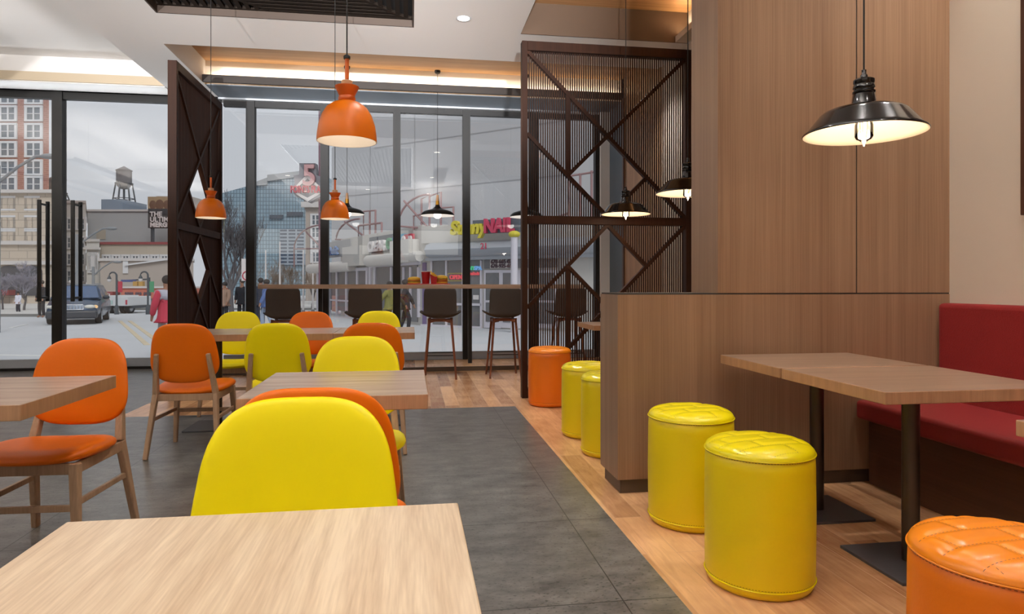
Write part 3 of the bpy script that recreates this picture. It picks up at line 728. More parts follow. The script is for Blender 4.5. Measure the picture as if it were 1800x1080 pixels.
black_pendant('black enamel pendant hanging in front of the lattice screen', 1.972, 5.95, 1.748, 3.87)

bp0 = None
def bar_pendant(label, px, py=8.635):
    global bp0
    k = (px - 900) / F_PX; x = py * (ST + CT * k) / (CT - ST * k); z = 1.985; top = 3.855
    if bp0: return dup(bp0, label, (x, py, z))
    t = bp0 = thing('pendant_lamp', label, 'lamp', (x, py, z), 0, 'black saucer pendants over the window bar')
    R = .215
    bm = bmn(); lathe(bm, [(R, .0), (R, .006), (R * .95, .030), (R * .80, .055), (R * .55, .072), (R * .30, .088), (R * .17, .112), (.024, .140), (0, .14)], 56); obj('shade', bm, plain('satin_black_shade', S(24, 22, 20), .4), t, smooth=True, angle=60)
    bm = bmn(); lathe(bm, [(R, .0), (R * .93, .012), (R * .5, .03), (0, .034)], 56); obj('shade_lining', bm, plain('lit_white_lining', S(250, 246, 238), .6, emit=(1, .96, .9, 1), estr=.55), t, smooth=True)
    bm = bmn(); lathe(bm, [(.026, .138), (.024, .16), (.023, .19), (0, .19)], 28); obj('brass_neck', bm, M['gold'], t, smooth=True, angle=50)
    bm = bmn(); lathe(bm, [(.022, .19), (.014, .268), (0, .27)], 28); obj('wood_neck', bm, M['lampwood'], t, smooth=True, angle=50)
    bm = bmn(); sphere(bm, (0, 0, .002), .05, .05, .04, 24, 14); obj('bulb', bm, M['bulb'], t, smooth=True, angle=180)
    bm = bmn(); tube(bm, [(0, 0, .265), (0, 0, top - z - .03)], .003, 8); obj('cord', bm, M['cord'], t, smooth=True)
    bm = bmn(); lathe(bm, [(0, top - z - .035), (.03, top - z - .035), (.038, top - z - .02), (.038, top - z), (0, top - z)], 28); obj('canopy', bm, M['cord'], t, smooth=True, angle=50)
    return t
bar_pendant('black saucer pendant with brass neck over the tray of burgers', 769)
bar_pendant('black saucer pendant half hidden behind the small orange pendant', 610)
bar_pendant('black saucer pendant cut off by the right lattice screen post', 925)

# ------------------------------------------------------------------ window bar, stools, meal
k0 = (453 - 900) / F_PX
def atY(px, Y): k = (px - 900) / F_PX; return Y * (ST + CT * k) / (CT - ST * k)
t = thing('bar_counter', 'long wooden bar counter running along the windows', 'counter', (0, 0, 0))
xa, xb = atY(453, 8.45), atY(1028, 8.45)
bm = bmn(); box(bm, xa, xb, 8.45, 8.86, 1.045, 1.098); obj('worktop', bm, M['oakx'], t, bevel=.003)
for xx in (bounds[2][0] + .06, bounds[4][0] + .06):
    bm = bmn(); box(bm, xx - .025, xx + .025, 8.80, 8.85, .055, 1.045); obj('leg', bm, M['frame'], t)

def make_stool(label, x, y, rz):
    t = thing('bar_stool', label, 'stool', (x, y, 0), rz, 'dark bar stools at the window counter')
    # shell: v runs from the seat front edge back and up, u across
    prof = [(.20, .735, .230, .045), (.17, .738, .240, .05), (.10, .722, .246, .055), (0, .712, .246, .065), (-.08, .708, .240, .07), (-.135, .708, .226, .075), (-.165, .718, .208, .05), (-.182, .745, .196, .02), (-.19, .79, .192, .012), (-.20, .86, .190, .01), (-.21, .93, .190, .01), (-.218, 1.0, .188, .008), (-.222, 1.035, .182, .006), (-.223, 1.050, .168, .005)]
    bm = bmn(); nu = 16; grid = []
    for y_, z_, hw, curl in prof:
        row = []
        for i in range(nu + 1):
            u = -1 + 2 * i / nu
            up = z_ < .76
            row.append(bm.verts.new((u * hw, y_ + (0 if up else .03 * u * u), z_ + (curl * abs(u) ** 3 if up else 0))))
        grid.append(row)
    for a, b in zip(grid, grid[1:]):
        for i in range(nu): bm.faces.new((a[i], a[i + 1], b[i + 1], b[i]))
    s = obj('shell', bm, M['shell'], t, smooth=True, angle=180)
    m = s.modifiers.new('thick', 'SOLIDIFY'); m.thickness = .012; m.offset = 0
    m = s.modifiers.new('sub', 'SUBSURF'); m.levels = 1; m.render_levels = 2
    wd = M['stoolwood']
    for sx in (-1, 1):
        for sy in (-1, 1):
            bm = bmn(); tube(bm, [(sx * .128, sy * .115, .70), (sx * .13, sy * .118, .66), (sx * .185, sy * .205, 0)], .019, 10, r2=.012); obj('leg', bm, wd, t, smooth=True, angle=50)
    bm = bmn()
    for s_ in (-1, 1):
        prism(bm, [(-.13, .69), (.13, .69), (.13, .645), (.06, .665), (-.06, .665), (-.13, .645)], s_ * .115 - .012, s_ * .115 + .012)
        box(bm, s_ * .125 - .012, s_ * .125 + .012, -.115, .115, .655, .69)
    obj('seat_frame', bm, wd, t, bevel=.003)
    bm = bmn(); z = .275; a, b = .166, .172
    tube(bm, [(-a, -b, z), (a, -b, z), (a, b, z), (-a, b, z), (-a, -b, z)], .006, 8); obj('footrest', bm, M['black'], t, smooth=True)
    return t
STX = [(497, 7.93), (641, 7.93), (775.5, 7.90), (889, 7.90), (1004, 7.93)]
labs = ['dark bar stool at the left end of the window counter', 'dark bar stool second along the window counter from its left end',
        'dark bar stool directly below the tray of burgers, legs fully in view', 'dark bar stool at the left post of the right lattice screen',
        'dark bar stool seen through the slats of the right lattice screen']
st0 = None
for (px_, yy), lb, rz in zip(STX, labs, (0, .03, -.06, .0, .0)):
    X = atY(px_, yy - .2)
    if st0 is None: st0 = make_stool(lb, X, yy, rz)
    else: dup(st0, lb, (X, yy, 0), rz)

cy = 8.58
t = thing('serving_tray', 'red tray on the bar counter under the burgers and cup', 'tray', (atY(753, cy), cy, 1.098))
bm = bmn(); box(bm, -.25, .25, -.10, .17, 0, .004); obj('tray_bottom', bm, M['redplastic'], t, bevel=.003)
bm = bmn()
for q in ((-.27, -.25, -.12, .19), (.25, .27, -.12, .19), (-.25, .25, -.12, -.10), (-.25, .25, .17, .19)): box(bm, *q, .0, .010)
obj('rim', bm, M['redplastic'], t, bevel=.003)
def burger(label, px, layers, r):
    t = thing('burger', label, 'burger', (atY(px, cy), cy + .04, 1.1085))
    z = 0
    bm = bmn(); lathe(bm, [(0, 0), (r * .9, 0), (r, .008), (r, .016), (r * .94, .02), (0, .02)], 36); obj('bottom_bun', bm, M['bun'], t, smooth=True); z = .02
    for nm, mt, h_, k in layers:
        bm = bmn(); prof = [(0, z), (r * k * .96, z), (r * k, z + h_ * .3), (r * k, z + h_ * .7), (r * k * .96, z + h_), (0, z + h_)]; lathe(bm, prof, 36)
        for v in bm.verts:
            if nm in ('lettuce', 'cheese') and math.hypot(v.co.x, v.co.y) > r * .8: v.co.z += .003 * math.sin(9 * math.atan2(v.co.y, v.co.x))
        obj(nm, bm, M[mt], t, smooth=True); z += h_
    bm = bmn(); lathe(bm, [(0, z), (r * .98, z), (r, z + .008), (r * .96, z + .022), (r * .8, z + .033), (r * .45, z + .041), (0, z + .043)], 36); obj('top_bun', bm, M['bun'], t, smooth=True)
burger('lower burger on the left side of the red tray', 728, [('lettuce', 'lettuce', .006, 1.06), ('patty', 'patty', .014, 1.0), ('tomato', 'sauce', .006, .95)], .082)
burger('taller double burger on the right side of the red tray', 776, [('patty', 'patty', .016, 1.0), ('tomato', 'sauce', .006, .97), ('patty', 'patty', .018, 1.0), ('lettuce', 'lettuce', .006, 1.03)], .082)
t = thing('paper_cup', 'tall red paper cup between the burgers', 'cup', (atY(748.5, cy), cy, 1.1045))
bm = bmn(); lathe(bm, [(0, 0), (.044, 0), (.058, .155), (.054, .155), (.042, .01)], 36); obj('body', bm, M['redpaper'], t, smooth=True, angle=50)
bm = bmn(); lathe(bm, [(.056, .152), (.061, .153), (.061, .161), (.054, .164), (0, .164)], 36); obj('lid', bm, plain('white_lid', S(236, 222, 222), .4), t, smooth=True, angle=50)
t = thing('fries_box', 'red box of fries right beside the cup', 'fries', (atY(762, cy), cy - .055, 1.1045))
bm = bmn(); prism(bm, [(-.034, 0), (.034, 0), (.046, .095), (.02, .09), (-.01, .105), (-.046, .125)], -.02, .02); obj('carton', bm, M['redpaper'], t, bevel=.002)
for i in range(11):
    bm = bmn(); x_ = -.036 + .007 * i; beam(bm, (x_ * .8, random.uniform(-.012, .012), .05), (x_, random.uniform(-.014, .014), .165 - .005 * i + random.uniform(-.008, .008)), .007, .007, up=(0, 1, 0)); obj('fry', bm, M['fries'], t)

# ------------------------------------------------------------------ the street outside
GZ = -.5
def dist(py): return F_PX * (CAM_H - GZ) / (py - 500)
def zat(py, d): return CAM_H + (500 - py) * d / F_PX
def ext(name, label, cat, px, d, group=None, rot=0, z=GZ):
    a = pt(px, d); x, y = W(a, d); return thing(name, label, cat, (x, y, z), -TH + rot, group)
E = {}
E['road'] = plain('pale_asphalt', S(190, 192, 195), .9, var=.08, vscale=.6)
E['walk'] = plain('pale_concrete_paving', S(196, 194, 190), .9, var=.06, vscale=1.5)
E['kerb'] = plain('kerb_stone', S(120, 120, 118), .9)
E['yline'] = plain('faded_yellow_paint', S(204, 188, 160), .8, var=.2, vscale=3)
E['wline'] = plain('faded_white_paint', S(214, 214, 212), .8)
E['brick'] = brickmat('red_brick', S(158, 104, 92), S(146, 96, 84), S(170, 130, 118), .5, .16, .02)
E['lime'] = brickmat('tan_limestone', S(194, 180, 164), S(184, 172, 158), S(160, 150, 138), 1.4, .6, .03)
E['trimstone'] = plain('pale_stone_trim', S(196, 192, 190), .85, var=.05)
E['pane'] = plain('far_window_pane', S(92, 102, 112), .15, spec=.8, var=.25, vscale=1.2)
E['sash'] = plain('white_sash', S(206, 206, 208), .7)
E['white'] = plain('white_brick_wall', S(196, 194, 190), .9, var=.05, vscale=2)
E['grey'] = plain('grey_stucco', S(168, 170, 172), .9, var=.07, vscale=.5)
E['tan'] = plain('weathered_tan_wall', S(174, 164, 150), .9, var=.12, vscale=.6)
E['beige'] = plain('beige_stucco', S(172, 162, 154), .9, var=.05, vscale=.4)
E['orange'] = plain('faded_orange_fascia', S(188, 112, 94), .8, var=.06)
E['maroon'] = plain('maroon_awning', S(140, 70, 72), .8, var=.15, vscale=4)
E['dark'] = plain('dark_shopfront', S(72, 74, 80), .4, var=.3, vscale=2)
E['steel'] = plain('dark_street_steel', S(72, 78, 84), .6)
E['greysteel'] = plain('grey_street_steel', S(128, 132, 136), .6)
E['tank'] = plain('weathered_tank_steel', S(112, 110, 112), .8, var=.3, vscale=1.5)
E['bark'] = plain('grey_bark', S(96, 92, 94), .9, var=.15)
E['bark2'] = plain('pale_twigs', S(128, 112, 98), .9)
E['twigs'] = plain('bluish_twigs', S(150, 148, 160), .9)
E['glassbld'] = brickmat('curtain_wall_glass', S(150, 172, 184), S(138, 160, 174), S(100, 116, 126), .42, .56, .045, .3, 0)
E['louvre'] = brickmat('dark_louvre', S(70, 80, 98), S(78, 90, 106), S(150, 160, 170), 1.2, .5, .12, .4, 0)
E['conc'] = plain('pale_precast_concrete', S(186, 186, 188), .9, var=.02, vscale=.3)
E['concline'] = plain('panel_seam', S(160, 160, 162), .9)
E['pink'] = plain('dusty_pink_steel', S(150, 118, 118), .6)
E['signpink'] = plain('pink_sign_face', S(196, 150, 150), .6)
E['signred'] = plain('sign_red', S(186, 60, 78), .6)
E['signdark'] = plain('sign_dark_side', S(96, 76, 84), .6)
E['signwhite'] = plain('sign_white', S(214, 208, 206), .6)
E['fascia'] = plain('pale_fascia', S(190, 186, 180), .8, var=.04)
E['awnwhite'] = plain('white_awning_tube', S(206, 202, 196), .6, var=.05)
E['awngrey'] = plain('grey_awning_metal', S(166, 170, 176), .4, .2)
E['signboard'] = plain('slate_sign_board', S(90, 96, 104), .7)
E['yel'] = plain('sign_yellow', S(204, 190, 60), .6)
E['redl'] = plain('sign_pink_red', S(190, 62, 90), .6)
E['blue'] = plain('sign_blue', S(84, 120, 170), .6)
E['cyan'] = plain('sign_cyan', S(70, 160, 190), .6)
E['green'] = plain('sign_green', S(80, 150, 110), .6)
E['shopglass'] = plain('shop_window_glass', S(112, 112, 114), .2, var=.25, vscale=1.5)
E['shopframe'] = plain('white_shop_frame', S(206, 202, 210), .5)
E['carpaint'] = plain('dark_teal_car_paint', S(24, 56, 84), .25, .2, coat=.3)
E['carlow'] = plain('grey_lower_trim', S(54, 60, 68), .5)
E['carglass'] = plain('blue_tinted_windscreen', S(70, 94, 128), .12, spec=.9)
E['chrome'] = plain('bright_metal', S(190, 192, 196), .25, .7)
E['tyre'] = plain('tyre_rubber', S(40, 40, 44), .8)
E['headl'] = plain('headlamp_glass', S(206, 204, 196), .2)
E['indic'] = emis('lit_indicator', (1, .62, .3, 1), 1.0)
E['truck'] = plain('white_truck_box', S(206, 208, 210), .5, var=.04)
E['neonr'] = emis('red_neon', (.85, .12, .14, 1), .8)
E['neong'] = emis('green_neon', (.1, .6, .3, 1), .8)
E['neonb'] = emis('blue_neon', (.2, .45, .85, 1), .8)
E['skin'] = plain('skin', S(150, 108, 86), .6)
E['hair'] = plain('dark_hair', S(52, 46, 44), .8)

bm = bmn(); box(bm, -90, 90, YW + .25, 140, GZ - .1, GZ); o = struct('ground_road', bm, E['road'])
bm = bmn(); box(bm, -12, 4.2, YW + .2, YW + 1.0, GZ, -.04); struct('ground_pavement', bm, E['walk'])
# street slabs in the street frame
def extstruct(name, fn, mat):
    bm = bmn(); fn(bm); o = struct(name, bm, mat); o.rotation_euler = (0, 0, -TH); return o
extstruct('ground_far_pavement', lambda b: (box(b, pt(-200, 33), pt(70, 33), 33, 60, GZ, GZ + .12), box(b, -60, 40, 41.5, 60, GZ, GZ + .10)), E['walk'])
extstruct('ground_kerb', lambda b: (box(b, pt(-200, 33), pt(78, 33), 32.8, 33, GZ, GZ + .13), box(b, -26, 12, 41.3, 41.5, GZ, GZ + .12)), E['kerb'])
def lines(b):
    for o_ in (0, .42):
        beam(b, (pt(186, 28) + o_, 29, GZ + .006), (pt(252, 17.5) + o_ + .1, 17.5, GZ + .006), .14, .012)
        beam(b, (pt(690, 13.6), 13.9 + o_, GZ + .006), (pt(880, 15) , 14.6 + o_, GZ + .006), .12, .012)
extstruct('ground_yellow_lines', lines, E['yline'])
extstruct('ground_white_lines', lambda b: (beam(b, (pt(20, 24.5), 24.5, GZ + .006), (pt(46, 26.5), 26.5, GZ + .006), .12, .012), beam(b, (pt(0, 20), 15.6, GZ + .006), (pt(250, 18), 14.8, GZ + .006), .12, .012)), E['wline'])

def facade_window(t, x, z, w_, h_, y=0, cols=2, double=True):
    bm = bmn(); fr = .10
    box(bm, x - w_ / 2 - .14, x + w_ / 2 + .14, y - .12, y, z - .14, z); box(bm, x - w_ / 2 - .14, x + w_ / 2 + .14, y - .12, y, z + h_, z + h_ + .16)
    for k in range(cols + 1): xx = x - w_ / 2 + w_ * k / cols; ww = .14 if k in (0, cols) else .12; box(bm, xx - ww / 2 - (.07 if k == 0 else 0), xx + ww / 2 + (.07 if k == cols else 0), y - .10, y, z, z + h_)
    f = obj('window', bm, E['sash'], t)
    bm = bmn()
    for k in range(cols):
        a = x - w_ / 2 + w_ * k / cols + .06; b = x - w_ / 2 + w_ * (k + 1) / cols - .06
        box(bm, a, b, y - .05, y + .01, z, z + h_)
        box(bm, a, b, y - .07, y - .05, z + h_ * .47, z + h_ * .53, 1)
    obj('pane', bm, [E['pane'], E['sash']], f)
    return f
def grid_windows(t, pxs, pys, px0, d, w_, h_, cols=2):
    for px in pxs:
        for py in pys: facade_window(t, pt(px, d) - pt(px0, d), zat(py, d) - GZ - h_ / 2, w_, h_, 0, cols)

# tall brick building on the left
d = 52.0; t = ext('brick_building', 'tall red brick building with tan stone base at the left edge', 'building', 0, d)
xr_ = pt(86, d) - pt(0, d)
z1, zt = zat(338, d) - GZ, 24
bm = bmn(); box(bm, -12, xr_, 0, 12, z1, zt); obj('brick_wall', bm, E['brick'], t)
bm = bmn(); box(bm, -12, xr_ + .3, -.1, 12, 0, z1); obj('stone_base', bm, E['lime'], t)
for ch in t.children:
    for v in ch.data.vertices:
        if v.co.y > .5: v.co.x += pt(86, 1) * v.co.y
bm = bmn(); box(bm, -12, xr_ + .5, -.45, 0, z1 - .1, z1 + .15)
for py in (428, 463): z_ = zat(py, d) - GZ; box(bm, -12, xr_ + .5, -.35, 0, z_ - .12, z_ + .18)
obj('cornice', bm, E['trimstone'], t)
grid_windows(t, (15, 60), (170, 200, 231, 263, 295, 324), 0, d, 1.15, .95)
grid_windows(t, (15, 58), (358, 392, 417), 0, d, .95, .85)
grid_windows(t, (-35,), (200, 231, 263, 295, 324), 0, d, 1.15, .95)
for px in (18, 57):
    x = pt(px, d) - pt(0, d); bm = bmn(); z0, z2 = zat(520, d) - GZ, zat(466, d) - GZ
    pts_ = [(x - .85, z0), (x + .85, z0), (x + .85, z2 - .5)] + [(x + .85 * math.cos(a), z2 - .5 + .45 * math.sin(a)) for a in [k * PI / 10 for k in range(1, 10)]] + [(x - .85, z2 - .5)]
    prism(bm, pts_, -.16, .02); obj('arched_opening', bm, E['dark'], t)
bm = bmn(); box(bm, pt(-10, d) - pt(0, d), pt(30, d) - pt(0, d), -.9, -.05, zat(519, d) - GZ, zat(510, d) - GZ); obj('awning', bm, E['maroon'], t)
# water towers
def water_tower(label, px, d, k, ytop, zroof):
    t = ext('water_tower', label, 'water tower', px, d, 'water towers', z=zroof)
    u = d / F_PX; R = 13 * u * k; H = zat(ytop, d) - zroof
    bm = bmn(); lathe(bm, [(0, H), (R * 1.08, H - R * .62), (R * 1.08, H - R * .68), (R, H - R * .68), (R, H - R * 2.5), (R * .85, H - R * 2.9), (R * .5, H - R * 3.25), (0, H - R * 3.35)], 28); obj('tank', bm, E['tank'], t, smooth=True, angle=40)
    bm = bmn(); lathe(bm, [(R * 1.18, H - R * 2.45), (R * 1.18, H - R * 2.52), (R, H - R * 2.52), (R, H - R * 2.45), (R * 1.18, H - R * 2.45)], 28); obj('walkway', bm, E['steel'], t)
    for i in range(6):
        a = PI / 6 + i * PI / 3; bm = bmn(); c_, s_ = math.cos(a), math.sin(a)
        tube(bm, [(R * 1.02 * c_, R * 1.02 * s_, H - R * 2.5), (R * 1.75 * c_, R * 1.75 * s_, 0)], .075 * k * d / 70, 6); obj('leg', bm, E['steel'], t)
    bm = bmn(); tube(bm, [(0, 0, 0), (0, 0, H - R * 3.3)], .12, 8)
    for i in range(6):
        a = PI / 6 + i * PI / 3; b = a + PI / 3; f = .45; r_ = R * (1.02 + .73 * f); z_ = (H - R * 2.5) * (1 - f)
        tube(bm, [(r_ * math.cos(a), r_ * math.sin(a), z_), (r_ * math.cos(b), r_ * math.sin(b), z_)], .05, 5)
    obj('riser_and_braces', bm, E['steel'], t)
water_tower('dark water tower on legs above the grey rooftops', 218, 78, .95, 292, zat(372, 72))
water_tower('smaller water tower half hidden behind the door mullion', 101, 69, 1.0, 307, zat(357, 65))

def block(name, label, px0, px1, ytop, d, depth, mat, ybot=None, rot=0, cap=None):
    t = ext(name, label, 'building', px0, d, rot=rot); w_ = pt(px1, d) - pt(px0, d); h = zat(ytop, d) - GZ
    z0 = 0 if ybot is None else zat(ybot, d) - GZ
    bm = bmn(); box(bm, 0, w_, 0, depth, z0, h); obj('wall', bm, mat, t)
    bm = bmn(); box(bm, -.1, w_ + .1, -.15, depth, h, h + .22); obj('parapet', bm, cap or E['trimstone'], t)
    for ch in t.children:                    # side walls follow the sight lines, so they stand edge on
        for v in ch.data.vertices:
            if v.co.y > .5: v.co.x += (pt(px0, 1) if v.co.x < w_ / 2 else pt(px1, 1)) * v.co.y
    return t, w_, h
t, w_, h = block('grey_building', 'long blank grey building below the water tower', 154, 298, 372, 72, 14, E['grey'])
bm = bmn(); box(bm, pt(168, 72) - pt(152, 72), pt(184, 72) - pt(152, 72), -.05, .02, h - 3.0, h - 2.0); obj('faded_sign', bm, E['tan'], t)
bm = bmn(); x0 = pt(146, 74) - pt(152, 74); x1 = pt(184, 74) - pt(152, 74); box(bm, x0, x1, 3, 8, h, h + 1.7); obj('rooftop_room', bm, plain('slate_blue_cladding', S(120, 134, 150), .8), t)
bm = bmn(); box(bm, pt(238, 72) - pt(152, 72), pt(300, 72) - pt(152, 72), 4, 12, h, h + 2.2); obj('rooftop_room', bm, E['beige'], t)
t, w_, h = block('white_building', 'white six-storey building with dark paired windows beside the door handle', 88, 151, 357, 65, 8, E['white'])
grid_windows(t, (119, 143), (394, 427, 456, 486), 88, 65, .75, .95)
grid_windows(t, (92, 104), (406, 441, 470), 88, 65, .6, 1.5, 1)
t, w_, h = block('corner_building', 'narrow cream corner building with arched window', 152, 175, 425, 58, 6, E['white'])
facade_window(t, w_ / 2, h - 2.6, .55, 1.5, 0, 1); facade_window(t, .4, h - 2.4, .18, 1.2, 0, 1); facade_window(t, w_ - .3, h - 2.4, .18, 1.2, 0, 1)
bm = bmn(); box(bm, -.1, w_ + .1, -.3, 0, h - .7, h - .5); obj('cornice', bm, E['trimstone'], t)
t, w_, h = block('tan_building', 'weathered tan building with a row of small high windows', 176, 330, 430, 60, 9, E['tan'], cap=E['maroon'])
for px in range(188, 325, 17): facade_window(t, pt(px, 60) - pt(176, 60), zat(457, 60) - GZ, .55, .32, 0, 2)
t, w_, h = block('beige_shop_building', 'low beige building with sloping white roof edge behind the truck', 176, 340, 459, 55, 4.5, E['beige'])
bm = bmn(); beam(bm, (pt(222, 55) - pt(176, 55), -.15, h - .35), (pt(300, 55) - pt(176, 55), -.15, h + .15), .2, .12); obj('roof_edge', bm, E['sash'], t)
bm = bmn(); box(bm, pt(217, 55) - pt(176, 55), pt(226, 55) - pt(176, 55), -.1, 0, 2.5, h); obj('white_pilaster', bm, E['sash'], t)
# orange fronted shop
d = 47; t = ext('corner_shop', 'low shop with faded orange fascia behind the street lamps', 'building', 213, d)
k = lambda px: pt(px, d) - pt(213, d)
bm = bmn(); box(bm, 0, k(345), 0, 6, zat(525, d) - GZ, zat(507, d) - GZ); obj('fascia', bm, E['orange'], t)
bm = bmn(); box(bm, -.1, k(346), -.1, 6, zat(507, d) - GZ, zat(504, d) - GZ); obj('cornice', bm, E['trimstone'], t)
bm = bmn(); box(bm, 0, k(345), .3, 6, 0, zat(525, d) - GZ); obj('shopfront', bm, E['dark'], t)
for px in range(240, 340, 12): bm = bmn(); box(bm, k(px) - .05, k(px) + .05, .18, .3, 0, zat(525, d) - GZ); obj('door_post', bm, E['greysteel'], t)
bm = bmn()
for i, px in enumerate((221, 224, 226.5, 230, 233, 240, 243, 247, 254, 257, 261, 264)): sphere(bm, (k(px), -.02, zat(516 + (i % 3) * .6, d) - GZ), .07 + .02 * (i % 2), .03, .10 + .05 * ((i * 7) % 3) / 2, 8, 6)
obj('worn_lettering', bm, E['signdark'], t)
d = 48; t = ext('market_shop', 'low shop with maroon lettered awning behind the car', 'building', 170, d)
k = lambda px: pt(px, d) - pt(170, d)
bm = bmn(); box(bm, 0, k(212), 0, 5, 0, zat(512, d) - GZ); obj('wall', bm, E['beige'], t)
bm = bmn(); prism(bm, [(0, zat(521, d) - GZ), (k(211), zat(521, d) - GZ), (k(211), zat(513, d) - GZ), (0, zat(513, d) - GZ)], -.9, 0); obj('awning', bm, E['maroon'], t)
bm = bmn()
for i, px in enumerate(range(184, 208, 3)): box(bm, k(px), k(px + 1.6), -.93, -.9, zat(519.5, d) - GZ, zat(515 + (i % 2), d) - GZ)
obj('worn_lettering', bm, E['signwhite'], t)
# billboard
d = 68; t = ext('billboard', 'dark billboard reading the ultimate merger above the tan building', 'billboard', 260, d, z=zat(401, d))
k = lambda px: pt(px, d) - pt(260, d); hb = zat(346, d) - zat(401, d)
bm = bmn(); box(bm, 0, k(302), 0, .5, 0, hb); obj('board', bm, plain('dark_poster', S(78, 76, 76), .7), t)
bm = bmn(); box(bm, 0, k(302), -.04, 0, hb * .62, hb); obj('poster_photo', bm, plain('poster_photo_band', S(160, 138, 108), .7, var=.15, vscale=1), t)
for px, rr in ((269, .40), (281, .48), (294, .42)):
    bm = bmn(); sphere(bm, (k(px), -.02, hb * .74), rr, .05, rr * 1.25, 16, 10); obj('printed_head', bm, plain('printed_head', S(112, 84, 68), .8), t)
    bm = bmn(); sphere(bm, (k(px), -.02, hb * .52), rr * 1.25, .045, rr * .9, 16, 10); obj('printed_shoulders', bm, plain('printed_suit', S(62, 62, 66), .8), t)
for px in (266, 296): bm = bmn(); box(bm, k(px) - .12, k(px) + .12, .1, .4, zat(430, 60) - zat(401, 68) + .2, 0); obj('post', bm, E['steel'], t)
text('THE\nULTIMATE\nMERGER', .68, E['signwhite'], t, (.25, -.09, hb * .37), off=.02)
for i in range(2): bm = bmn(); box(bm, .3, 2.1 - .1 * i, -.06, 0, .35 - .2 * i, .43 - .2 * i); obj('small_print', bm, E['signwhite'], t)
# glass office block
d = 95; t = ext('glass_office_building', 'blue-grey glass office block behind the bare trees', 'building', 385, d, rot=.0)
k = lambda px: pt(px, d) - pt(385, d); zz = lambda py: zat(py, d) - GZ
bm = bmn(); poly = [(0, 0), (k(566), 0), (k(566), zz(306)), (k(470), zz(318)), (k(385), zz(341))]; prism(bm, poly, 0, 25); obj('curtain_wall', bm, E['glassbld'], t)
bm = bmn(); box(bm, k(493), k(538), -.3, 0, zz(466), zz(403)); obj('louvre_panel', bm, E['louvre'], t)
for a, b, y0, y1 in ((475, 498, 378, 385), (505, 533, 373, 380)): bm = bmn(); box(bm, k(a), k(b), -.25, 0, zz(y1), zz(y0)); obj('dark_window_strip', bm, E['pane'], t)
bm = bmn(); prism(bm, [(k(450), zz(321)), (k(471), zz(313)), (k(471), zz(325)), (k(450), zz(327))], -.4, 2); prism(bm, [(k(471), zz(308)), (k(540), zz(300)), (k(540), zz(309)), (k(471), zz(319))], -.3, 2); obj('rooftop_screens', bm, E['grey'], t)
t, w_, h = block('beige_column_building', 'narrow beige stone building beside the big sign', 537, 578, 352, 62, 8, E['beige'])
grid_windows(t, (555,), (387, 409, 431, 452), 537, 62, .7, .85)
bm = bmn(); box(bm, -.3, w_ + .2, -.4, 0, h - .7, h - .2); obj('cornice', bm, E['trimstone'], t)
# pale concrete building above the shops
d = 46; t = ext('concrete_building', 'huge pale concrete building rising behind the row of shops', 'building', 583, d, rot=-.55)
bm = bmn(); box(bm, 0, 34, 0, 12, 0, 30); 
o = obj('wall', bm, E['conc'], t)
for v in o.data.vertices:
    if v.co.z > 20 and v.co.x < 1: v.co.z = 11.0
bm = bmn()
for x in (3.6, 7.4, 11.4, 15.6, 20, 25): box(bm, x - .03, x + .03, -.02, 0, 0, 11 + x * .5)
for z in (4.6, 7.6, 10.6, 13.6): box(bm, 0 if z < 10 else 4, 34, -.02, 0, z - .03, z + .03)
obj('panel_seams', bm, E['concline'], t)
# big sign on a pylon
d = 33; t = ext('shopping_plaza_sign', 'red and pink 5 POINTS PLAZA sign on a tall pink pylon', 'sign', 541, d, z=GZ)
k = lambda px: pt(px, d) - pt(541, d); zz = lambda py: zat(py, d) - GZ
def pxpoly(ps): return [(k(a), zz(b)) for a, b in ps]
bm = bmn()
tube(bm, [(k(561), .2, 0), (k(561), .2, zz(150))], .09, 8); tube(bm, [(k(566), .2, 0), (k(566), .2, zz(150))], .09, 8)
for py in range(200, 420, 22): tube(bm, [(k(561), .2, zz(py)), (k(566), .2, zz(py - 8))], .04, 6)
obj('pylon', bm, plain('purple_pylon_steel', S(128, 92, 104), .6), t)
bm = bmn(); prism(bm, pxpoly([(513, 333), (518, 322), (516, 309), (526, 307), (526, 287), (554, 287), (556, 308), (566, 311), (571, 322), (572, 333), (566, 345), (543, 356), (519, 345)]), 0, .45); obj('backing_board', bm, plain('grey_sign_back', S(126, 124, 130), .7), t)
bm = bmn(); prism(bm, pxpoly([(520, 328), (541, 306), (562, 328), (556, 328), (541, 314), (526, 328)]), -.06, 0); prism(bm, pxpoly([(526, 340), (541, 348), (556, 340), (563, 340), (541, 355), (519, 340)]), -.06, 0); obj('chevrons', bm, E['signwhite'], t)
text('5', 1.42, E['signpink'], t, (k(533.0), -.10, zz(326)), ext=.12, off=.03, sx=.95)
text('5', 1.50, E['signdark'], t, (k(531.8), .02, zz(326.5)), ext=.10, off=.05, sx=.95)
text('POINTS PLAZA', .46, E['signred'], t, (k(512), -.12, zz(339)), ext=.05, off=.016, sx=.60)
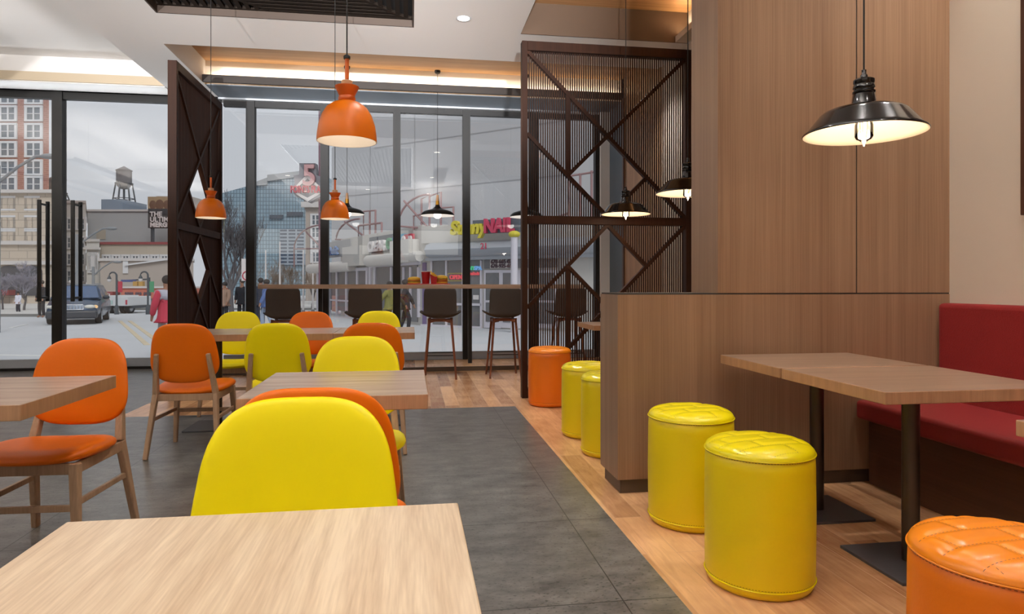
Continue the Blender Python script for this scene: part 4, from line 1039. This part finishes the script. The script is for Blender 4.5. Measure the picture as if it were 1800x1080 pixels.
# bare trees
def tree(name, label, px, ybase, ytop, levels, mat, spread=.6, trunk=.12, seed=1, n0=5, d=None, k0_=.3, twig=.006):
    rnd = random.Random(seed); d = d or dist(ybase); t = ext(name, label, 'tree', px, d)
    H = zat(ytop, d) - GZ
    bm = bmn(); tw = bmn()
    def br(p, dr, L, r, lv):
        q = [p]; c = Vector(p); dd = Vector(dr)
        for s in range(3):
            dd = (dd + Vector((rnd.uniform(-.14, .14), rnd.uniform(-.14, .14), rnd.uniform(-.02, .12)))).normalized(); c = c + dd * L / 3; q.append(c.copy())
        tube(bm if lv > levels - 2 else tw, q, r, 5 if lv < levels else 8, r2=r * .62, cap=False)
        if lv == 0: return
        for i in range(n0 if lv == levels else rnd.choice((3, 3, 4))):
            a = rnd.uniform(0, 2 * PI); el = rnd.uniform(.25, 1) * spread; f = q[-1] if i < 2 else q[2]
            nd = Vector((math.cos(a) * math.sin(el), math.sin(a) * math.sin(el), math.cos(el)))
            nd = (nd * .75 + dd * .5).normalized(); br(f, nd, L * rnd.uniform(.55, .8), max(twig, r * .55), lv - 1)
    br(Vector((0, 0, 0)), (0, 0, 1), H * k0_, trunk, levels)
    obj('trunk', bm, E['bark'], t, smooth=True); obj('twigs', tw, mat, t)
    return t
tree('bare_tree', 'large bare tree in front of the glass office block', 408, 560, 290, 6, E['bark'], 1.0, .13, 3, 6, d=30, k0_=.27, twig=.005)
tree('bare_tree', 'low spreading bare tree in front of the tan stone base', 42, 548, 436, 6, E['twigs'], 1.45, .07, 5, 7, d=38, k0_=.27, twig=.006)
tree('bare_tree', 'small bluish bare tree at the left edge of the glass door', 5, 548, 446, 6, E['twigs'], 1.4, .06, 9, 6, d=39, k0_=.27, twig=.006)
for i, (px, l) in enumerate(((468, 'small round pale tree left of the louvred wall'), (510, 'small round pale tree below the dark louvre panel'), (548, 'small round pale tree beside the row of shops'))):
    tree('pruned_tree', l, px, 545, 452, 5, E['bark2'], 1.6, .06, 20 + i, 6, d=42, k0_=.34, twig=.007)
# street furniture
def gooseneck(label, px, ytop, ybase):
    d = dist(ybase); t = ext('street_lamp', label, 'street lamp', px, d, 'gooseneck street lamps'); u = d / F_PX; H = (ybase - ytop) * u
    bm = bmn(); r = 6.5 * u; pts_ = [(0, 0, 0), (0, 0, H - r)] + [(-r + r * math.cos(a), 0, H - r + r * math.sin(a)) for a in [k * PI / 14 for k in range(1, 15)]]
    tube(bm, pts_, .05, 8, r2=.035); obj('pole', bm, E['steel'], t, smooth=True)
    bm = bmn(); lathe(bm, [(.11, 0), (.10, .35), (.06, .5), (0, .5)], 12); obj('base', bm, E['steel'], t)
    bm = bmn(); lathe(bm, [(0, 0), (.04, 0), (.09, -.10), (.11, -.16), (0, -.16)], 14, c=(-2 * r, 0, H - r)); obj('lamp_hood', bm, E['steel'], t)
    bm = bmn(); sphere(bm, (-2 * r, 0, H - r - .21), .10, .10, .12, 12, 8); obj('globe', bm, E['signwhite'], t, smooth=True)
gooseneck('curved street lamp in front of the orange shop fascia', 260, 478, 553)
gooseneck('curved street lamp left of the red banner', 205, 479, 553)
gooseneck('curved street lamp partly hidden by the door handle', 138, 481, 553)
def cobra(label, px, ytop, armpx, d, mat, r=.07):
    t = ext('cobra_street_light', label, 'street lamp', px, d, 'cobra head street lights'); u = d / F_PX; H = zat(ytop, d) - GZ; a = (armpx - px) * u
    bm = bmn(); tube(bm, [(0, 0, 0), (0, 0, H - .3)], r * 1.3, 8); obj('pole', bm, mat, t, smooth=True)
    bm = bmn(); tube(bm, [(0, 0, H - .9), (a * .4, 0, H - .35), (a * .75, 0, H), (a, 0, H)], r * .7, 8); obj('arm', bm, mat, t, smooth=True)
    bm = bmn(); sphere(bm, (a, 0, H), max(.3, abs(a) * .12), .15, .09, 14, 8); obj('lamp_head', bm, mat, t, smooth=True)
cobra('pale cobra-head street light reaching across the brick building', -5, 275, 86, 22, E['greysteel'])
cobra('grey cobra-head street light standing by the white building', 136, 402, 196, 34, E['greysteel'])
cobra('thin cobra-head street light in front of the beige building', 164, 461, 206, 44, E['greysteel'])
# overhead signals and banner pole
d = 40; t = ext('signal_mast', 'overhead signal mast with blue street name sign by the orange shop', 'traffic signal', 262, d)
k = lambda px: pt(px, d) - pt(262, d); zz = lambda py: zat(py, d) - GZ
bm = bmn(); tube(bm, [(k(214), 0, zz(494)), (k(262), 0, zz(491))], .05, 6); tube(bm, [(k(262), 0, 0), (k(262), 0, zz(488))], .07, 6); obj('mast', bm, E['steel'], t)
bm = bmn(); box(bm, k(214), k(240), -.08, -.03, zz(496), zz(492)); obj('street_name_sign', bm, plain('blue_street_sign', S(80, 92, 140), .6), t)
for px in (239.5, 249.5): bm = bmn(); box(bm, k(px) - .12, k(px) + .12, -.15, .1, zz(503), zz(495)); obj('signal_head', bm, plain('signal_yellow', S(190, 150, 84), .6), t)
for px, c_, nm, l in ((211, E['signred'], 'banner', 'red vertical street banner beside the orange shop'), (266.5, E['green'], 'banner', 'green vertical street banner beside the curved lamp')):
    d = 39; t = ext(nm, l, 'banner', px, d); u = d / F_PX
    bm = bmn(); box(bm, -4 * u, 4 * u, -.02, .02, zat(514, d) - GZ, zat(495, d) - GZ); obj('cloth', bm, c_, t)
    bm = bmn(); tube(bm, [(-4.5 * u, 0, 0), (-4.5 * u, 0, zat(493, d) - GZ)], .04, 6); obj('pole', bm, E['steel'], t)
d = 26; t = ext('no_turn_sign', 'white road sign with red ring beside the window mullion', 'road sign', 432, d)
bm = bmn(); box(bm, -.16, .22, -.02, .0, zat(494, d) - GZ, zat(455, d) - GZ); obj('plate', bm, E['signwhite'], t)
bm = bmn(); R_ = .17; tube(bm, [(.06 + R_ * math.cos(a), -.03, zat(485, d) - GZ + R_ * math.sin(a)) for a in [2 * PI * i / 24 for i in range(25)]], .022, 6); obj('red_ring', bm, E['signred'], t)
bm = bmn(); tube(bm, [(0, .03, 0), (0, .03, zat(452, d) - GZ)], .04, 6); obj('post', bm, E['greysteel'], t)
for i, (px, y) in enumerate(((492, 425), (467, 440), (533, 440), (550, 445))):
    d = 36 + i; t = ext('light_pole', ['tall pale pole in front of the louvre panel', 'thin pale pole at the left bar stool', 'thin pale pole right of the louvre panel', 'thin pale pole beside the shop awnings'][i], 'pole', px, d)
    bm = bmn(); lathe(bm, [(.06, 0), (.035, zat(y, d) - GZ), (0, zat(y, d) - GZ)], 10); obj('shaft', bm, E['signwhite'], t); bm = bmn(); lathe(bm, [(.11, 0), (.11, .12), (0, .14)], 12); obj('base', bm, E['greysteel'], t)

# ---- vehicles
def wheel(t, x, y, r, w_):
    bm = bmn(); lathe(bm, [(r * .6, -w_ / 2), (r * .95, -w_ / 2), (r, -w_ * .35), (r, w_ * .35), (r * .95, w_ / 2), (r * .6, w_ / 2)], 28)
    for v in bm.verts: c = v.co.copy(); v.co = (x + c.z, y + c.x, r + c.y)
    o = obj('wheel', bm, E['tyre'], t, smooth=True, angle=40)
    bm = bmn(); lathe(bm, [(0, -w_ * .4), (r * .58, -w_ * .42), (r * .6, -w_ / 2), (r * .6, w_ / 2), (r * .58, w_ * .42), (0, w_ * .4)], 20)
    for v in bm.verts: c = v.co.copy(); v.co = (x + c.z, y + c.x, r + c.y)
    obj('rim', bm, E['chrome'], o)
d = 26.2; t = ext('minivan', 'dark blue-green minivan driving toward the glass doors', 'car', 126, d, rot=.46)
# loft of cross sections along y (front at 0)
secs = [(0.0, .62, .30, .56, .74), (.10, .84, .28, .74, .88), (.55, .91, .26, .90, .90), (1.15, .93, .26, 1.00, .92), (1.30, .93, .26, 1.02, .92), (2.35, .94, .26, 1.02, .94), (4.6, .94, .26, 1.0, .94), (4.9, .90, .30, .98, .9)]
bm = bmn(); rings = []
for y, hw, zb, zt_, sh in secs:
    ring = []
    for x, z in ((-hw * .92, zb), (-hw, zb + .18), (-hw, zt_ - .18), (-hw * .93, zt_ - .04), (-hw * .5, zt_ + .02), (0, zt_ + .035), (hw * .5, zt_ + .02), (hw * .93, zt_ - .04), (hw, zt_ - .18), (hw, zb + .18), (hw * .92, zb)): ring.append(bm.verts.new((x, y, z)))
    rings.append(ring)
for a, b in zip(rings, rings[1:]):
    for i in range(11): bm.faces.new((a[i], a[(i + 1) % 11], b[(i + 1) % 11], b[i]))
bm.faces.new(rings[0]); bm.faces.new(rings[-1][::-1])
obj('body', bm, E['carpaint'], t, smooth=True, angle=35)
bm = bmn(); rings = []
for y, hw, z in ((1.05, .88, .98), (1.75, .70, 1.50), (1.95, .68, 1.56), (4.2, .68, 1.56), (4.75, .84, 1.0)):
    rings.append([bm.verts.new(p) for p in ((-hw, y, z), (-hw * .6, y - .06, z + .03), (0, y - .09, z + .045), (hw * .6, y - .06, z + .03), (hw, y, z))])
base_ = [[bm.verts.new((s * .90, y, .97)) for s in (-1, 1)] for y in (1.05, 1.75, 1.95, 4.2, 4.75)]
for a, b in zip(rings, rings[1:]):
    for i in range(4): bm.faces.new((a[i], a[i + 1], b[i + 1], b[i]))
for k_ in range(4):
    for s, i in ((0, 0), (1, 4)):
        bm.faces.new((rings[k_][i], rings[k_ + 1][i], base_[k_ + 1][s], base_[k_][s]))
obj('cabin', bm, E['carpaint'], t, smooth=True, angle=30)
def quad(bm, ps, th=.012):
    n_ = (Vector(ps[1]) - Vector(ps[0])).cross(Vector(ps[3]) - Vector(ps[0])).normalized() * th
    a = [bm.verts.new(p) for p in ps]; b = [bm.verts.new(Vector(p) + n_) for p in ps]
    bm.faces.new(a); bm.faces.new(b[::-1])
    for i in range(4): bm.faces.new((a[i], a[(i + 1) % 4], b[(i + 1) % 4], b[i]))
bm = bmn(); quad(bm, [(-.82, 1.02, 1.03), (.82, 1.02, 1.03), (.66, 1.62, 1.50), (-.66, 1.62, 1.50)], .03); obj('windscreen', bm, E['carglass'], t)
for s in (-1, 1):
    bm = bmn(); quad(bm, [(s * .895, 1.35, 1.04), (s * .895, 2.6, 1.04), (s * .72, 2.6, 1.46), (s * .74, 1.75, 1.46)], -.02 * s); quad(bm, [(s * .895, 2.75, 1.04), (s * .895, 4.4, 1.04), (s * .74, 4.1, 1.46), (s * .72, 2.75, 1.46)], -.02 * s); obj('side_window', bm, E['carglass'], t)
    bm = bmn(); sphere(bm, (s * 1.04, 1.35, 1.06), .13, .07, .09, 14, 8); obj('mirror', bm, E['carlow'], t, smooth=True)
    bm = bmn(); sphere(bm, (s * .60, .10, .70), .20, .10, .085, 18, 10); obj('headlamp', bm, E['headl'], t, smooth=True)
    bm = bmn(); sphere(bm, (s * .78, .17, .70), .09, .10, .075, 14, 8); obj('indicator', bm, E['indic'] if s > 0 else E['headl'], t, smooth=True)
    wheel(t, s * .82, .95, .33, .22); wheel(t, s * .82, 3.9, .33, .22)
bm = bmn()
for z in (.60, .79): tube(bm, [(-.38, -.02, z), (-.2, -.04, z), (.2, -.04, z), (.38, -.02, z)], .014, 6)
for i in range(7): x = -.33 + .11 * i; tube(bm, [(x, -.03, .60), (x, -.03, .79)], .010, 6)
for s in (-1, 1): tube(bm, [(s * .38, -.02, .60), (s * .43, 0, .70), (s * .38, -.02, .79)], .014, 6)
obj('grille', bm, E['chrome'], t)
bm = bmn(); box(bm, -.86, .86, -.08, .35, .24, .56); obj('bumper', bm, E['carlow'], t, bevel=.08, seg=4, smooth=True)
bm = bmn(); tube(bm, [(-.6, 1.8, 1.62), (-.6, 4.3, 1.62)], .02, 6); obj('roof_rail', bm, E['chrome'], t)
bm = bmn(); tube(bm, [(.6, 1.8, 1.62), (.6, 4.3, 1.62)], .02, 6); obj('roof_rail', bm, E['chrome'], t)

d = 36.5; t = ext('box_trailer', 'white box truck parked across the street behind the minivan', 'truck', 181, d, rot=-.1)
u = d / F_PX
bm = bmn(); box(bm, 0, 25 * u, 0, 1.9, .42, 31 * u * 1.02); obj('box_body', bm, E['truck'], t, bevel=.03)
bm = bmn(); box(bm, 26 * u, 53 * u, -.3, 1.7, .42, 30 * u); obj('rear_box', bm, E['truck'], t, bevel=.03)
bm = bmn(); box(bm, 6 * u, 18 * u, -.02, 0, 16 * u, 23 * u); obj('side_emblem', bm, plain('faint_green_emblem', S(172, 200, 196), .6, var=.1, vscale=6), t)
bm = bmn(); box(bm, 0, 54 * u, .1, 1.6, .28, .42); obj('chassis', bm, E['steel'], t)
for x in (9, 14, 34, 45): wheel(t, x * u, .25, .28, .2)
bm = bmn(); box(bm, 50 * u, 52.5 * u, -.34, -.3, .5, .75); obj('tail_lamp', bm, E['signred'], t)

# ---- row of shops: two facades meeting at a corner
def facade(A, B):
    A, B = Vector(A), Vector(B); return A, (B - A).normalized(), (B - A).length
S1 = facade((pt(613, 32.9), 32.9), (pt(742, 25.7), 25.7)); S2 = facade((pt(742, 25.7), 25.7), (pt(1075, 21.6), 21.6))
def on(Sg, px, off=0):
    """distance along the facade where the sight line px meets it, and the depth there"""
    A, D, L = Sg; nx = Vector((-D.y, D.x)); A2 = A - nx * off; k = (px - 900) / F_PX
    s = (k * A2.y - A2.x) / (D.x - k * D.y); p = A2 + D * s; return s, p.y
def shop(name, label, Sg):
    A, D, L = Sg; x, y = W(A.x, A.y); return thing(name, label, 'building', (x, y, GZ), -TH + math.atan2(D.y, D.x))
def fz(Sg, px, py, off=0): s, d = on(Sg, px, off); return zat(py, d) - GZ
def sbox(t, Sg, name, p0, p1, y0, y1, mat, off=0, th=.1, pref=None, **kw):
    s0, _ = on(Sg, p0, off); s1, _ = on(Sg, p1, off); pr = pref or (p0 + p1) / 2
    bm = bmn(); box(bm, s0, s1, -off - th, -off, fz(Sg, pr, y1, off), fz(Sg, pr, y0, off)); return obj(name, bm, mat, t, **kw)
# right hand shop
t = shop('nail_shop', 'shop with grey rounded awning and yellow and red nail sign', S2)
L2 = S2[2]
bm = bmn(); box(bm, 0, L2, 0, 5, 0, fz(S2, 850, 392)); o = obj('wall', bm, E['fascia'], t)
for v in o.data.vertices:
    if v.co.y > 4 and v.co.x < .1: v.co.x += 1.25
sbox(t, S2, 'fascia', 744, 1060, 392, 424, E['fascia'], 0, .12, pref=860)
s0, _ = on(S2, 752, .4); s1 = L2
zt_, zb_ = fz(S2, 850, 424), fz(S2, 850, 452)
bm = bmn(); r_ = (zt_ - zb_) / 2
prof = [(0.0, zt_), (-.25, zt_ - .01), (-.5, zt_ - r_ * .35), (-.62, zt_ - r_), (-.5, zb_ + r_ * .2), (-.3, zb_), (0, zb_)]
a_ = [bm.verts.new((s0, y, z)) for y, z in prof]; b_ = [bm.verts.new((s1, y, z)) for y, z in prof]
for i in range(6): bm.faces.new((a_[i], a_[i + 1], b_[i + 1], b_[i]))
bm.faces.new(a_[::-1]); bm.faces.new(b_)
obj('awning', bm, E['awngrey'], t, smooth=True, angle=50)
sbox(t, S2, 'soffit_band', 756, 1060, 452, 457, E['awngrey'], 0, .3, pref=850)
sbox(t, S2, 'shop_window', 760, 848, 458, 572, E['shopglass'], 0, .03, pref=805)
for p in (760, 786, 815, 847): sbox(t, S2, 'window_post', p - 1.3, p + 1.3, 458, 575, E['shopframe'], 0, .08)
sbox(t, S2, 'window_rail', 760, 848, 533, 537, E['shopframe'], 0, .08); sbox(t, S2, 'sill', 742, 848, 572, 577, E['shopframe'], 0, .1)
sbox(t, S2, 'purple_door_post', 744, 750, 462, 572, plain('purple_post', S(120, 104, 140), .7), 0, .06)
sbox(t, S2, 'pale_wall_panel', 726, 742, 445, 570, E['fascia'], 0.0, .1) if 0 else None
for a, b in ((852, 882), (882, 915), (930, 980)):
    f = sbox(t, S2, 'door', a, b, 475, 577, E['shopframe'], 0, .05)
    A_, B_ = on(S2, a + 3.5)[0], on(S2, b - 3.5)[0]
    bm = bmn(); box(bm, A_, B_, -.065, -.05, .25, fz(S2, (a + b) / 2, 532)); box(bm, A_, B_, -.065, -.05, fz(S2, (a + b) / 2, 528), fz(S2, (a + b) / 2, 480)); obj('door_pane', bm, E['shopglass'], f)
sbox(t, S2, 'transom', 852, 980, 457, 472, E['shopglass'], 0, .04, pref=880)
sbox(t, S2, 'phone_panel', 862, 905, 456, 472, E['signwhite'], .05, .02, pref=880)
for i, s_ in enumerate(('678-665-07', '678-925-65')):
    ss, _ = on(S2, 865); text(s_, .19, E['signdark'], t, (ss, -.09, fz(S2, 880, 463.5 + 7.5 * i)), off=.004)
ss, _ = on(S2, 791, .5); se, _ = on(S2, 917, .5)
bm = bmn(); box(bm, on(S2, 835, .35)[0], on(S2, 916, .35)[0], -.5, -.35, fz(S2, 870, 410, .4), fz(S2, 870, 386, .4)); obj('sign_board', bm, E['signboard'], t)
text('Sunny', .66, E['yel'], t, (on(S2, 793, .5)[0], -.5, fz(S2, 820, 411, .5)), ext=.08, off=.03, sx=.98, shear=.15)
text('NAIL', .66, E['redl'], t, (on(S2, 851, .58)[0], -.58, fz(S2, 870, 408, .58)), ext=.06, off=.03, sx=.84)
text('21', .3, E['redl'], t, (on(S2, 845, .62)[0], -.64, fz(S2, 850, 438, .62)), off=.004, ext=.01)
text('OPEN', .22, E['neonr'], t, (on(S2, 793)[0], -.09, fz(S2, 800, 491)), off=.006)
bm = bmn(); s_, s2_ = on(S2, 790)[0], on(S2, 816)[0]; z_, z2_ = fz(S2, 802, 494), fz(S2, 802, 481)
tube(bm, [(s_, -.08, z_), (s2_, -.08, z_), (s2_, -.08, z2_), (s_, -.08, z2_), (s_, -.08, z_)], .012, 6); obj('neon_border', bm, E['yel'], t)
text('NY', .2, E['neong'], t, (on(S2, 826)[0], -.09, fz(S2, 835, 475)), off=.006); text('SPA', .2, E['neonb'], t, (on(S2, 836)[0], -.09, fz(S2, 835, 475)), off=.006)
bm = bmn()
for i in range(8): a = on(S2, 826 + i * 2.4)[0]; b = on(S2, 827.7 + i * 2.4)[0]; box(bm, a, b, -.09, -.07, fz(S2, 835, 484), fz(S2, 835, 478.5 + (i % 3) * .8))
obj('red_neon_marks', bm, E['neonr'], t)
for a, b in ((820, 828), (832, 842)): sbox(t, S2, 'notice', a, b, 519, 527, E['signwhite'], .03, .02)
bm = bmn(); ss, dd_ = on(S2, 904, 1.2); lathe(bm, [(.13, 0), (.11, fz(S2, 904, 416, 1.2)), (0, fz(S2, 904, 416, 1.2))], 12, c=(ss, -1.2, 0)); obj('white_post', bm, E['shopframe'], t)
bm = bmn(); sphere(bm, (ss, -1.2, fz(S2, 904, 412, 1.2)), .2, .2, .12, 12, 8); obj('post_cap', bm, E['yel'], t)
# left hand shops
t = shop('corner_shops', 'row of pale shops with white tube awnings and coloured letters', S1)
L1 = S1[2]
bm = bmn(); box(bm, -1.2, L1, 0, 5, 0, fz(S1, 690, 405)); o = obj('wall', bm, E['fascia'], t)
for v in o.data.vertices:
    if v.co.y > 4 and v.co.x > L1 - .1: v.co.x -= 1.25
def awntube(p0, p1, pc, py, r):
    s0, _ = on(S1, p0, .3); s1, _ = on(S1, p1, .3); z = fz(S1, pc, py, .3); bm = bmn()
    tube(bm, [(s0, -.3, z), (s1, -.3, z)], r, 16); obj('awning_tube', bm, E['awnwhite'], t, smooth=True, angle=50)
awntube(545, 618, 585, 470, .26); awntube(648, 700, 675, 457, .26); awntube(700, 738, 720, 452, .2)
sbox(t, S1, 'sign_box', 619, 650, 434, 468, E['fascia'], .0, .5); sbox(t, S1, 'sign_box', 703, 737, 423, 462, E['awnwhite'], .0, .45)
sbox(t, S1, 'shop_window', 582, 646, 478, 548, E['shopglass'], 0, .03); sbox(t, S1, 'shop_window', 660, 735, 468, 562, E['shopglass'], 0, .03)
for p in (560, 581, 594, 611, 630, 647, 653, 661, 690, 712, 724, 738): sbox(t, S1, 'window_post', p - 1.2, p + 1.2, 470, 558, E['shopframe'], 0, .09)
sbox(t, S1, 'window_rail', 582, 646, 528, 531, E['shopframe'], 0, .08); sbox(t, S1, 'lintel', 556, 648, 473, 478, E['shopframe'], 0, .12); sbox(t, S1, 'lintel', 655, 740, 462, 468, E['shopframe'], 0, .12)
sbox(t, S1, 'red_glow_panel', 584, 594, 520, 548, plain('pink_poster', S(200, 150, 140), .7), .03, .02)  # flat pink panel on the shop window
text('Tax-Profit', .62, E['blue'], t, (on(S1, 568, .1)[0], -.15, fz(S1, 600, 447, .1)), ext=.05, off=.012, sx=1.05)
sbox(t, S1, 'grey_fascia', 572, 618, 424, 452, plain('grey_fascia', S(150, 150, 152), .8), 0, .05)
text('CLEAR', .60, E['signwhite'], t, (on(S1, 652, .1)[0], -.20, fz(S1, 668, 441, .1)), ext=.07, off=.03, sx=1.12)
text('C', .60, E['green'], t, (on(S1, 684.5, .1)[0], -.20, fz(S1, 690, 437, .1)), ext=.07, off=.03, sx=1.1)
text('I', .60, E['blue'], t, (on(S1, 696, .1)[0], -.20, fz(S1, 700, 436, .1)), ext=.07, off=.03)
for p0, p1, c_, ch, tc_ in ((704, 716, E['cyan'], 'o', E['signwhite']), (716, 729, E['signred'], 'n', E['signwhite'])):
    sbox(t, S1, 'letter_block', p0, p1, 412, 430, c_, .1, .15); text(ch, .55, tc_, t, (on(S1, p0 + 2, .3)[0], -.29, fz(S1, (p0 + p1) / 2, 427, .3)), ext=.03, off=.03)
sbox(t, S1, 'letter_shadow_board', 651, 703, 414, 443, E['signboard'], 0, .05)  # slate board behind the letters
# pink steel roof frames
def framework(label, Sg, off, polys, r=.05):
    r = r * .7
    A, D, L = Sg; x, y = W(A.x, A.y); t = thing('roof_trellis', label, 'roof trellis', (x, y, GZ), -TH + math.atan2(D.y, D.x), 'pink steel frames above the shops')
    for ps in polys:
        q = []
        for p in ps: s, d = on(Sg, p[0], off); q.append((s, -off, zat(p[1], d) - GZ))
        bm = bmn(); tube(bm, q, r, 6); obj('steel_bar', bm, E['pink'], t)
def arc(x0, y0, x1, y1, n=9): return [(x1 + (x0 - x1) * math.cos(a), y0 + (y1 - y0) * math.sin(a)) for a in [k * PI / 2 / n for k in range(n + 1)]]
framework('pink steel quarter-arch frame left, against the glass office block', S1, -.3, [arc(517, 438, 565, 396), [(517, 438), (566, 437)], [(537, 407), (566, 437)], [(517, 438), (517, 470)]], .07)
framework('pink steel quarter-arch frame behind the small orange pendant', S1, -.3, [arc(591, 422, 632, 385), [(590, 421), (655, 424)], [(606, 390), (652, 425)], [(639, 424), (639, 372), (660, 370), (660, 424)], [(650, 424), (650, 371)], [(630, 424), (630, 397), (671, 392), (671, 418)]], .07)
framework('pink steel quarter-arch frame behind the middle saucer pendant', S2, -.2, [arc(700, 398, 755, 342), [(692, 397), (800, 406)], [(710, 353), (762, 412)], [(741, 402), (741, 350), (755, 343), (755, 402)], [(727, 404), (727, 380), (741, 377)], [(755, 345), (775, 338), (775, 402)], [(775, 366), (797, 364), (797, 404)]], .06)
framework('pink steel arch and posts seen through the right lattice screen', S2, -.2, [[(1000, 380), (1000, 310), (1060, 300)], [(985, 400), (1060, 390)], [(1020, 380), (1020, 305)], [(940, 420), (970, 385), (1000, 375)], [(1040, 300), (1040, 396)]], .06)

# ---- people
def person(label, px, d, height, yaw, top, trousers, hair=True, hood=None, pose='stand', band=None, z=GZ):
    t = ext('person', label, 'person', px, d, rot=yaw, z=z); k = height / 1.75
    def skin(name, verts, edges, mat, sub=2):
        me = bpy.data.meshes.new(name); me.from_pydata([Vector(v[0]) * k for v in verts], edges, []); o = bpy.data.objects.new(name, me); C.objects.link(o)
        o.modifiers.new('skin', 'SKIN'); s = o.modifiers.new('sub', 'SUBSURF'); s.levels = sub; s.render_levels = sub
        lay = me.skin_vertices[0].data
        for i, v in enumerate(verts): lay[i].radius = (v[1] * k, v[2] * k)
        lay[0].use_root = True; me.materials.append(mat); o.parent = t; return o
    sw = .20 if pose == 'walk' else .03; aw = .18 if pose == 'walk' else .04
    body = [((0, 0, .95), .15, .11), ((0, 0, 1.15), .14, .10), ((0, -.01, 1.35), .17, .11), ((0, -.01, 1.47), .07, .065), ((0, .0, 1.55), .055, .055), ((0, .02, 1.66), .085, .10),
            ((.2, -.01, 1.40), .06, .06), ((.26, -aw, 1.14), .045, .045), ((.24, -aw * .5 + .1, .92), .032, .035), ((.24, -aw * .5 + .13, .80), .036, .02),
            ((-.2, -.01, 1.40), .06, .06), ((-.26, aw, 1.14), .045, .045), ((-.24, aw + .1, .92), .032, .035), ((-.24, aw + .13, .80), .036, .02),
            ((.1, 0, .88), .09, .09), ((.11, sw * .6, .48), .06, .06), ((.11, sw * .5 - .02, .08), .04, .045), ((.11, sw * .5 + .12, .03), .045, .03),
            ((-.1, 0, .88), .09, .09), ((-.11, -sw * .5 + .04, .48), .06, .06), ((-.11, -sw, .08), .04, .045), ((-.11, -sw + .12, .03), .045, .03)]
    ed = [(0, 1), (1, 2), (2, 3), (3, 4), (4, 5), (2, 6), (6, 7), (7, 8), (8, 9), (2, 10), (10, 11), (11, 12), (12, 13), (0, 14), (14, 15), (15, 16), (16, 17), (0, 18), (18, 19), (19, 20), (20, 21)]
    skin('body', body, ed, E['skin'])
    g = lambda v, a: (v[0], v[1] + a, v[2] + a)
    skin('jacket', [g(body[0], .05), g(body[1], .05), g(body[2], .045), ((0, -.01, 1.46), .09, .09), g(body[6], .035), g(body[7], .03), g(body[8], .022), g(body[10], .035), g(body[11], .03), g(body[12], .022), ((0, 0, .80), .24, .18)],
         [(0, 1), (1, 2), (2, 3), (2, 4), (4, 5), (5, 6), (2, 7), (7, 8), (8, 9), (0, 10)], top)
    skin('trousers', [((0, 0, .96), .13, .10), g(body[14], -.005), g(body[15], .02), g(body[16], .02), g(body[18], -.005), g(body[19], .02), g(body[20], .02)], [(0, 1), (1, 2), (2, 3), (0, 4), (4, 5), (5, 6)], trousers)
    bm = bmn(); sphere(bm, (0, -.015 * k, 1.70 * k), .098 * k, .115 * k, .10 * k, 18, 12)
    obj('hair' if hood is None else 'hat', bm, hood or E['hair'], t, smooth=True)
    bm = bmn()
    sphere(bm, (0, .115 * k, 1.645 * k), .014 * k, .02 * k, .022 * k, 8, 6)
    obj('nose', bm, E['skin'], t, smooth=True)
    if band is not None:
        skin('shoulder_panel', [((0, -.012, 1.30), .27, .20), ((0, -.012, 1.42), .24, .18), ((.2, -.01, 1.37), .13, .13), ((-.2, -.01, 1.37), .13, .13)], [(0, 1), (1, 2), (1, 3)], band)
    return t
cl = lambda n_, c_: plain(n_, c_, .85)
navy, blk, den = cl('navy_coat', S(44, 48, 62)), cl('black_coat', S(40, 40, 46)), cl('denim', S(92, 112, 146))
gry = cl('grey_trousers', S(150, 146, 146)); tanc = cl('tan_coat', S(150, 122, 104))
person('person in a red jacket with grey and white shoulders outside the door', 293, 14.4, 1.75, 1.1, cl('red_jacket', S(196, 62, 84)), gry, band=cl('grey_shoulder', S(176, 176, 190)))
person('person in a dark uniform coat standing left of the window mullion', 425.5, 27, 1.78, 3.0, blk, blk)
person('person in a black coat by the left end of the bar counter', 458, 25, 1.80, .6, navy, navy, pose='walk')
person('person in a blue jacket and pale jeans behind the leftmost bar stool', 468, 24, 1.74, 2.2, cl('blue_jacket', S(78, 104, 156)), cl('pale_jeans', S(150, 164, 184)), pose='walk')
person('person in a tan coat under the large bare tree', 395, 26.5, 1.66, 2.8, tanc, blk)
person('person in black walking right between the third and fourth window mullions', 713, 22, 1.72, -1.4, blk, blk, pose='walk')
person('person in dark clothes with a yellow bag behind the second bar stool', 684, 22.5, 1.66, 1.2, cl('grey_yellow_coat', S(140, 136, 80)), navy, pose='walk')
person('small person in white sitting low by the bare tree at the far left', 32, 36, 1.2, 2.9, cl('white_shirt', S(210, 210, 222)), navy)
person('person in black standing behind the minivan at the far left kerb', 73, 32, 1.75, 2.9, blk, blk)
